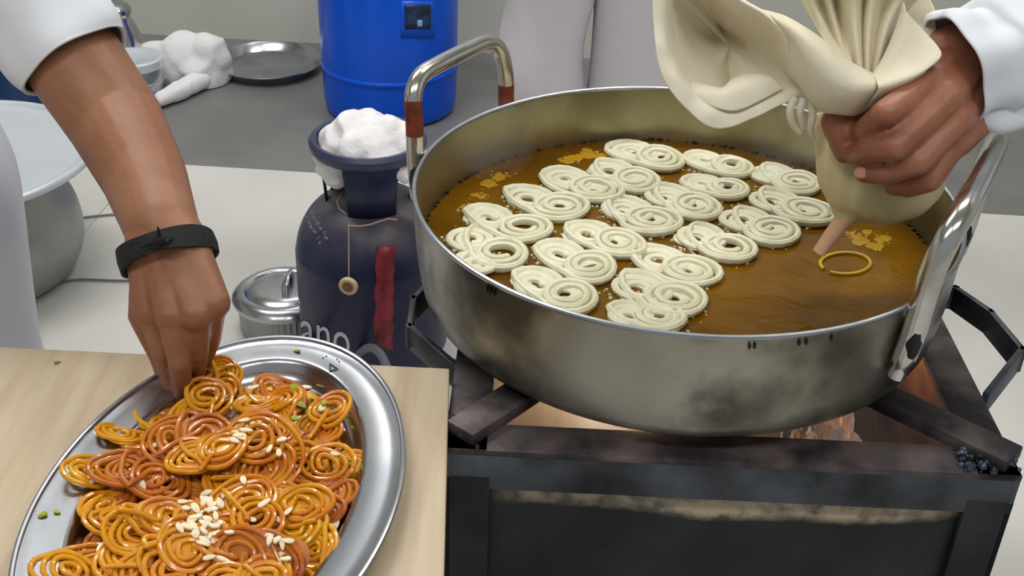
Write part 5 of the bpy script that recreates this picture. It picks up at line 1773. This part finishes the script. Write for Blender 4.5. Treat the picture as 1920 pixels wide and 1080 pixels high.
# right flap: fan towards the wrist, with the lip that shades the fist
flap([[dp(1694, 2, .935), dp(1676, 62, .915), dp(1654, 112, .90), dp(1636, 142, .892)],
      [dp(1700, 22, .922), dp(1690, 74, .905), dp(1662, 120, .892), dp(1638, 146, .888)],
      [dp(1728, 54, .912), dp(1706, 92, .900), dp(1672, 128, .888), dp(1642, 150, .884)],
      [dp(1756, 84, .900), dp(1724, 112, .890), dp(1682, 138, .880), dp(1644, 156, .880)],
      [dp(1764, 104, .892), dp(1730, 130, .880), dp(1688, 148, .872), dp(1646, 162, .876)],
      [dp(1740, 126, .886), dp(1712, 144, .876), dp(1680, 158, .872), dp(1646, 168, .876)],
      [dp(1724, 144, .890), dp(1700, 158, .884), dp(1670, 172, .880), dp(1636, 184, .882)],
      [dp(1690, 164, .900), dp(1672, 178, .898), dp(1650, 194, .896), dp(1618, 204, .896)]], 24, 34, 'right_flap', 'bag', .0025, 12)
# back of the cloth, beyond the pleats
flap([[dp(1690, -60, .97), dp(1720, -30, .965), dp(1745, 0, .96), dp(1752, 20, .955)], [dp(1690, 0, .965), dp(1712, 20, .96), dp(1735, 38, .955), dp(1756, 54, .95)], [dp(1690, 60, .955), dp(1708, 70, .95), dp(1730, 78, .94), dp(1762, 96, .93)]], 14, 14, 'back_fold', 'bag', .003, 15)
# frayed loops hanging at the left of the neck
for pts in ([(1492, 182, .905), (1482, 205, .903), (1486, 232, .905), (1500, 250, .908)], [(1506, 184, .905), (1500, 210, .902), (1506, 240, .905)], [(1518, 188, .908), (1524, 214, .905), (1520, 244, .908), (1532, 262, .912)]):
    MB().tube([Vector(p) for p in crom([dp(*q_) for q_ in pts], 16)], [.0035 - .0012 * abs(i - 6) / 8 for i in range(16)], 8).build('loose_thread', 'bag', bg)

# ------------------------------------------------------------------ steam: thin wisps over the hot oil
sm = bpy.data.materials.new('thin_steam')
sm.use_nodes = True
nt = sm.node_tree
nt.nodes.clear()
ou = nt.nodes.new('ShaderNodeOutputMaterial')
pv = nt.nodes.new('ShaderNodeVolumeScatter')
pv.inputs['Color'].default_value = (0.95, 0.95, 0.93, 1)
tc = nt.nodes.new('ShaderNodeTexCoord')
ns = nt.nodes.new('ShaderNodeTexNoise')
ns.inputs['Scale'].default_value = 22
ns.inputs['Detail'].default_value = 3
nt.links.new(tc.outputs['Object'], ns.inputs['Vector'])
mr = nt.nodes.new('ShaderNodeMapRange')
mr.inputs[1].default_value, mr.inputs[2].default_value = 0.42, 0.72
mr.inputs[4].default_value = 4.5
nt.links.new(ns.outputs['Fac'], mr.inputs[0])
nt.links.new(mr.outputs[0], pv.inputs['Density'])
nt.links.new(pv.outputs[0], ou.inputs['Volume'])
MT['steam'] = sm
for (px, py, y, rx, rz, lb) in ((925, 285, 1.10, .045, .045, 'faint wisp of steam rising along the far left wall of the pan'), (1500, 262, 1.10, .05, .042, 'faint wisp of steam behind the piping cloth')):
    c = dp(px, py, y)
    c.z = max(c.z, OZ + rz + .004)
    so_ = MB().sphere(c, 1.0, 24, 14, (rx, .035, rz)).build('steam', 'steam', None, origin=c)
    tag(so_, lb, 'steam', kind='stuff')
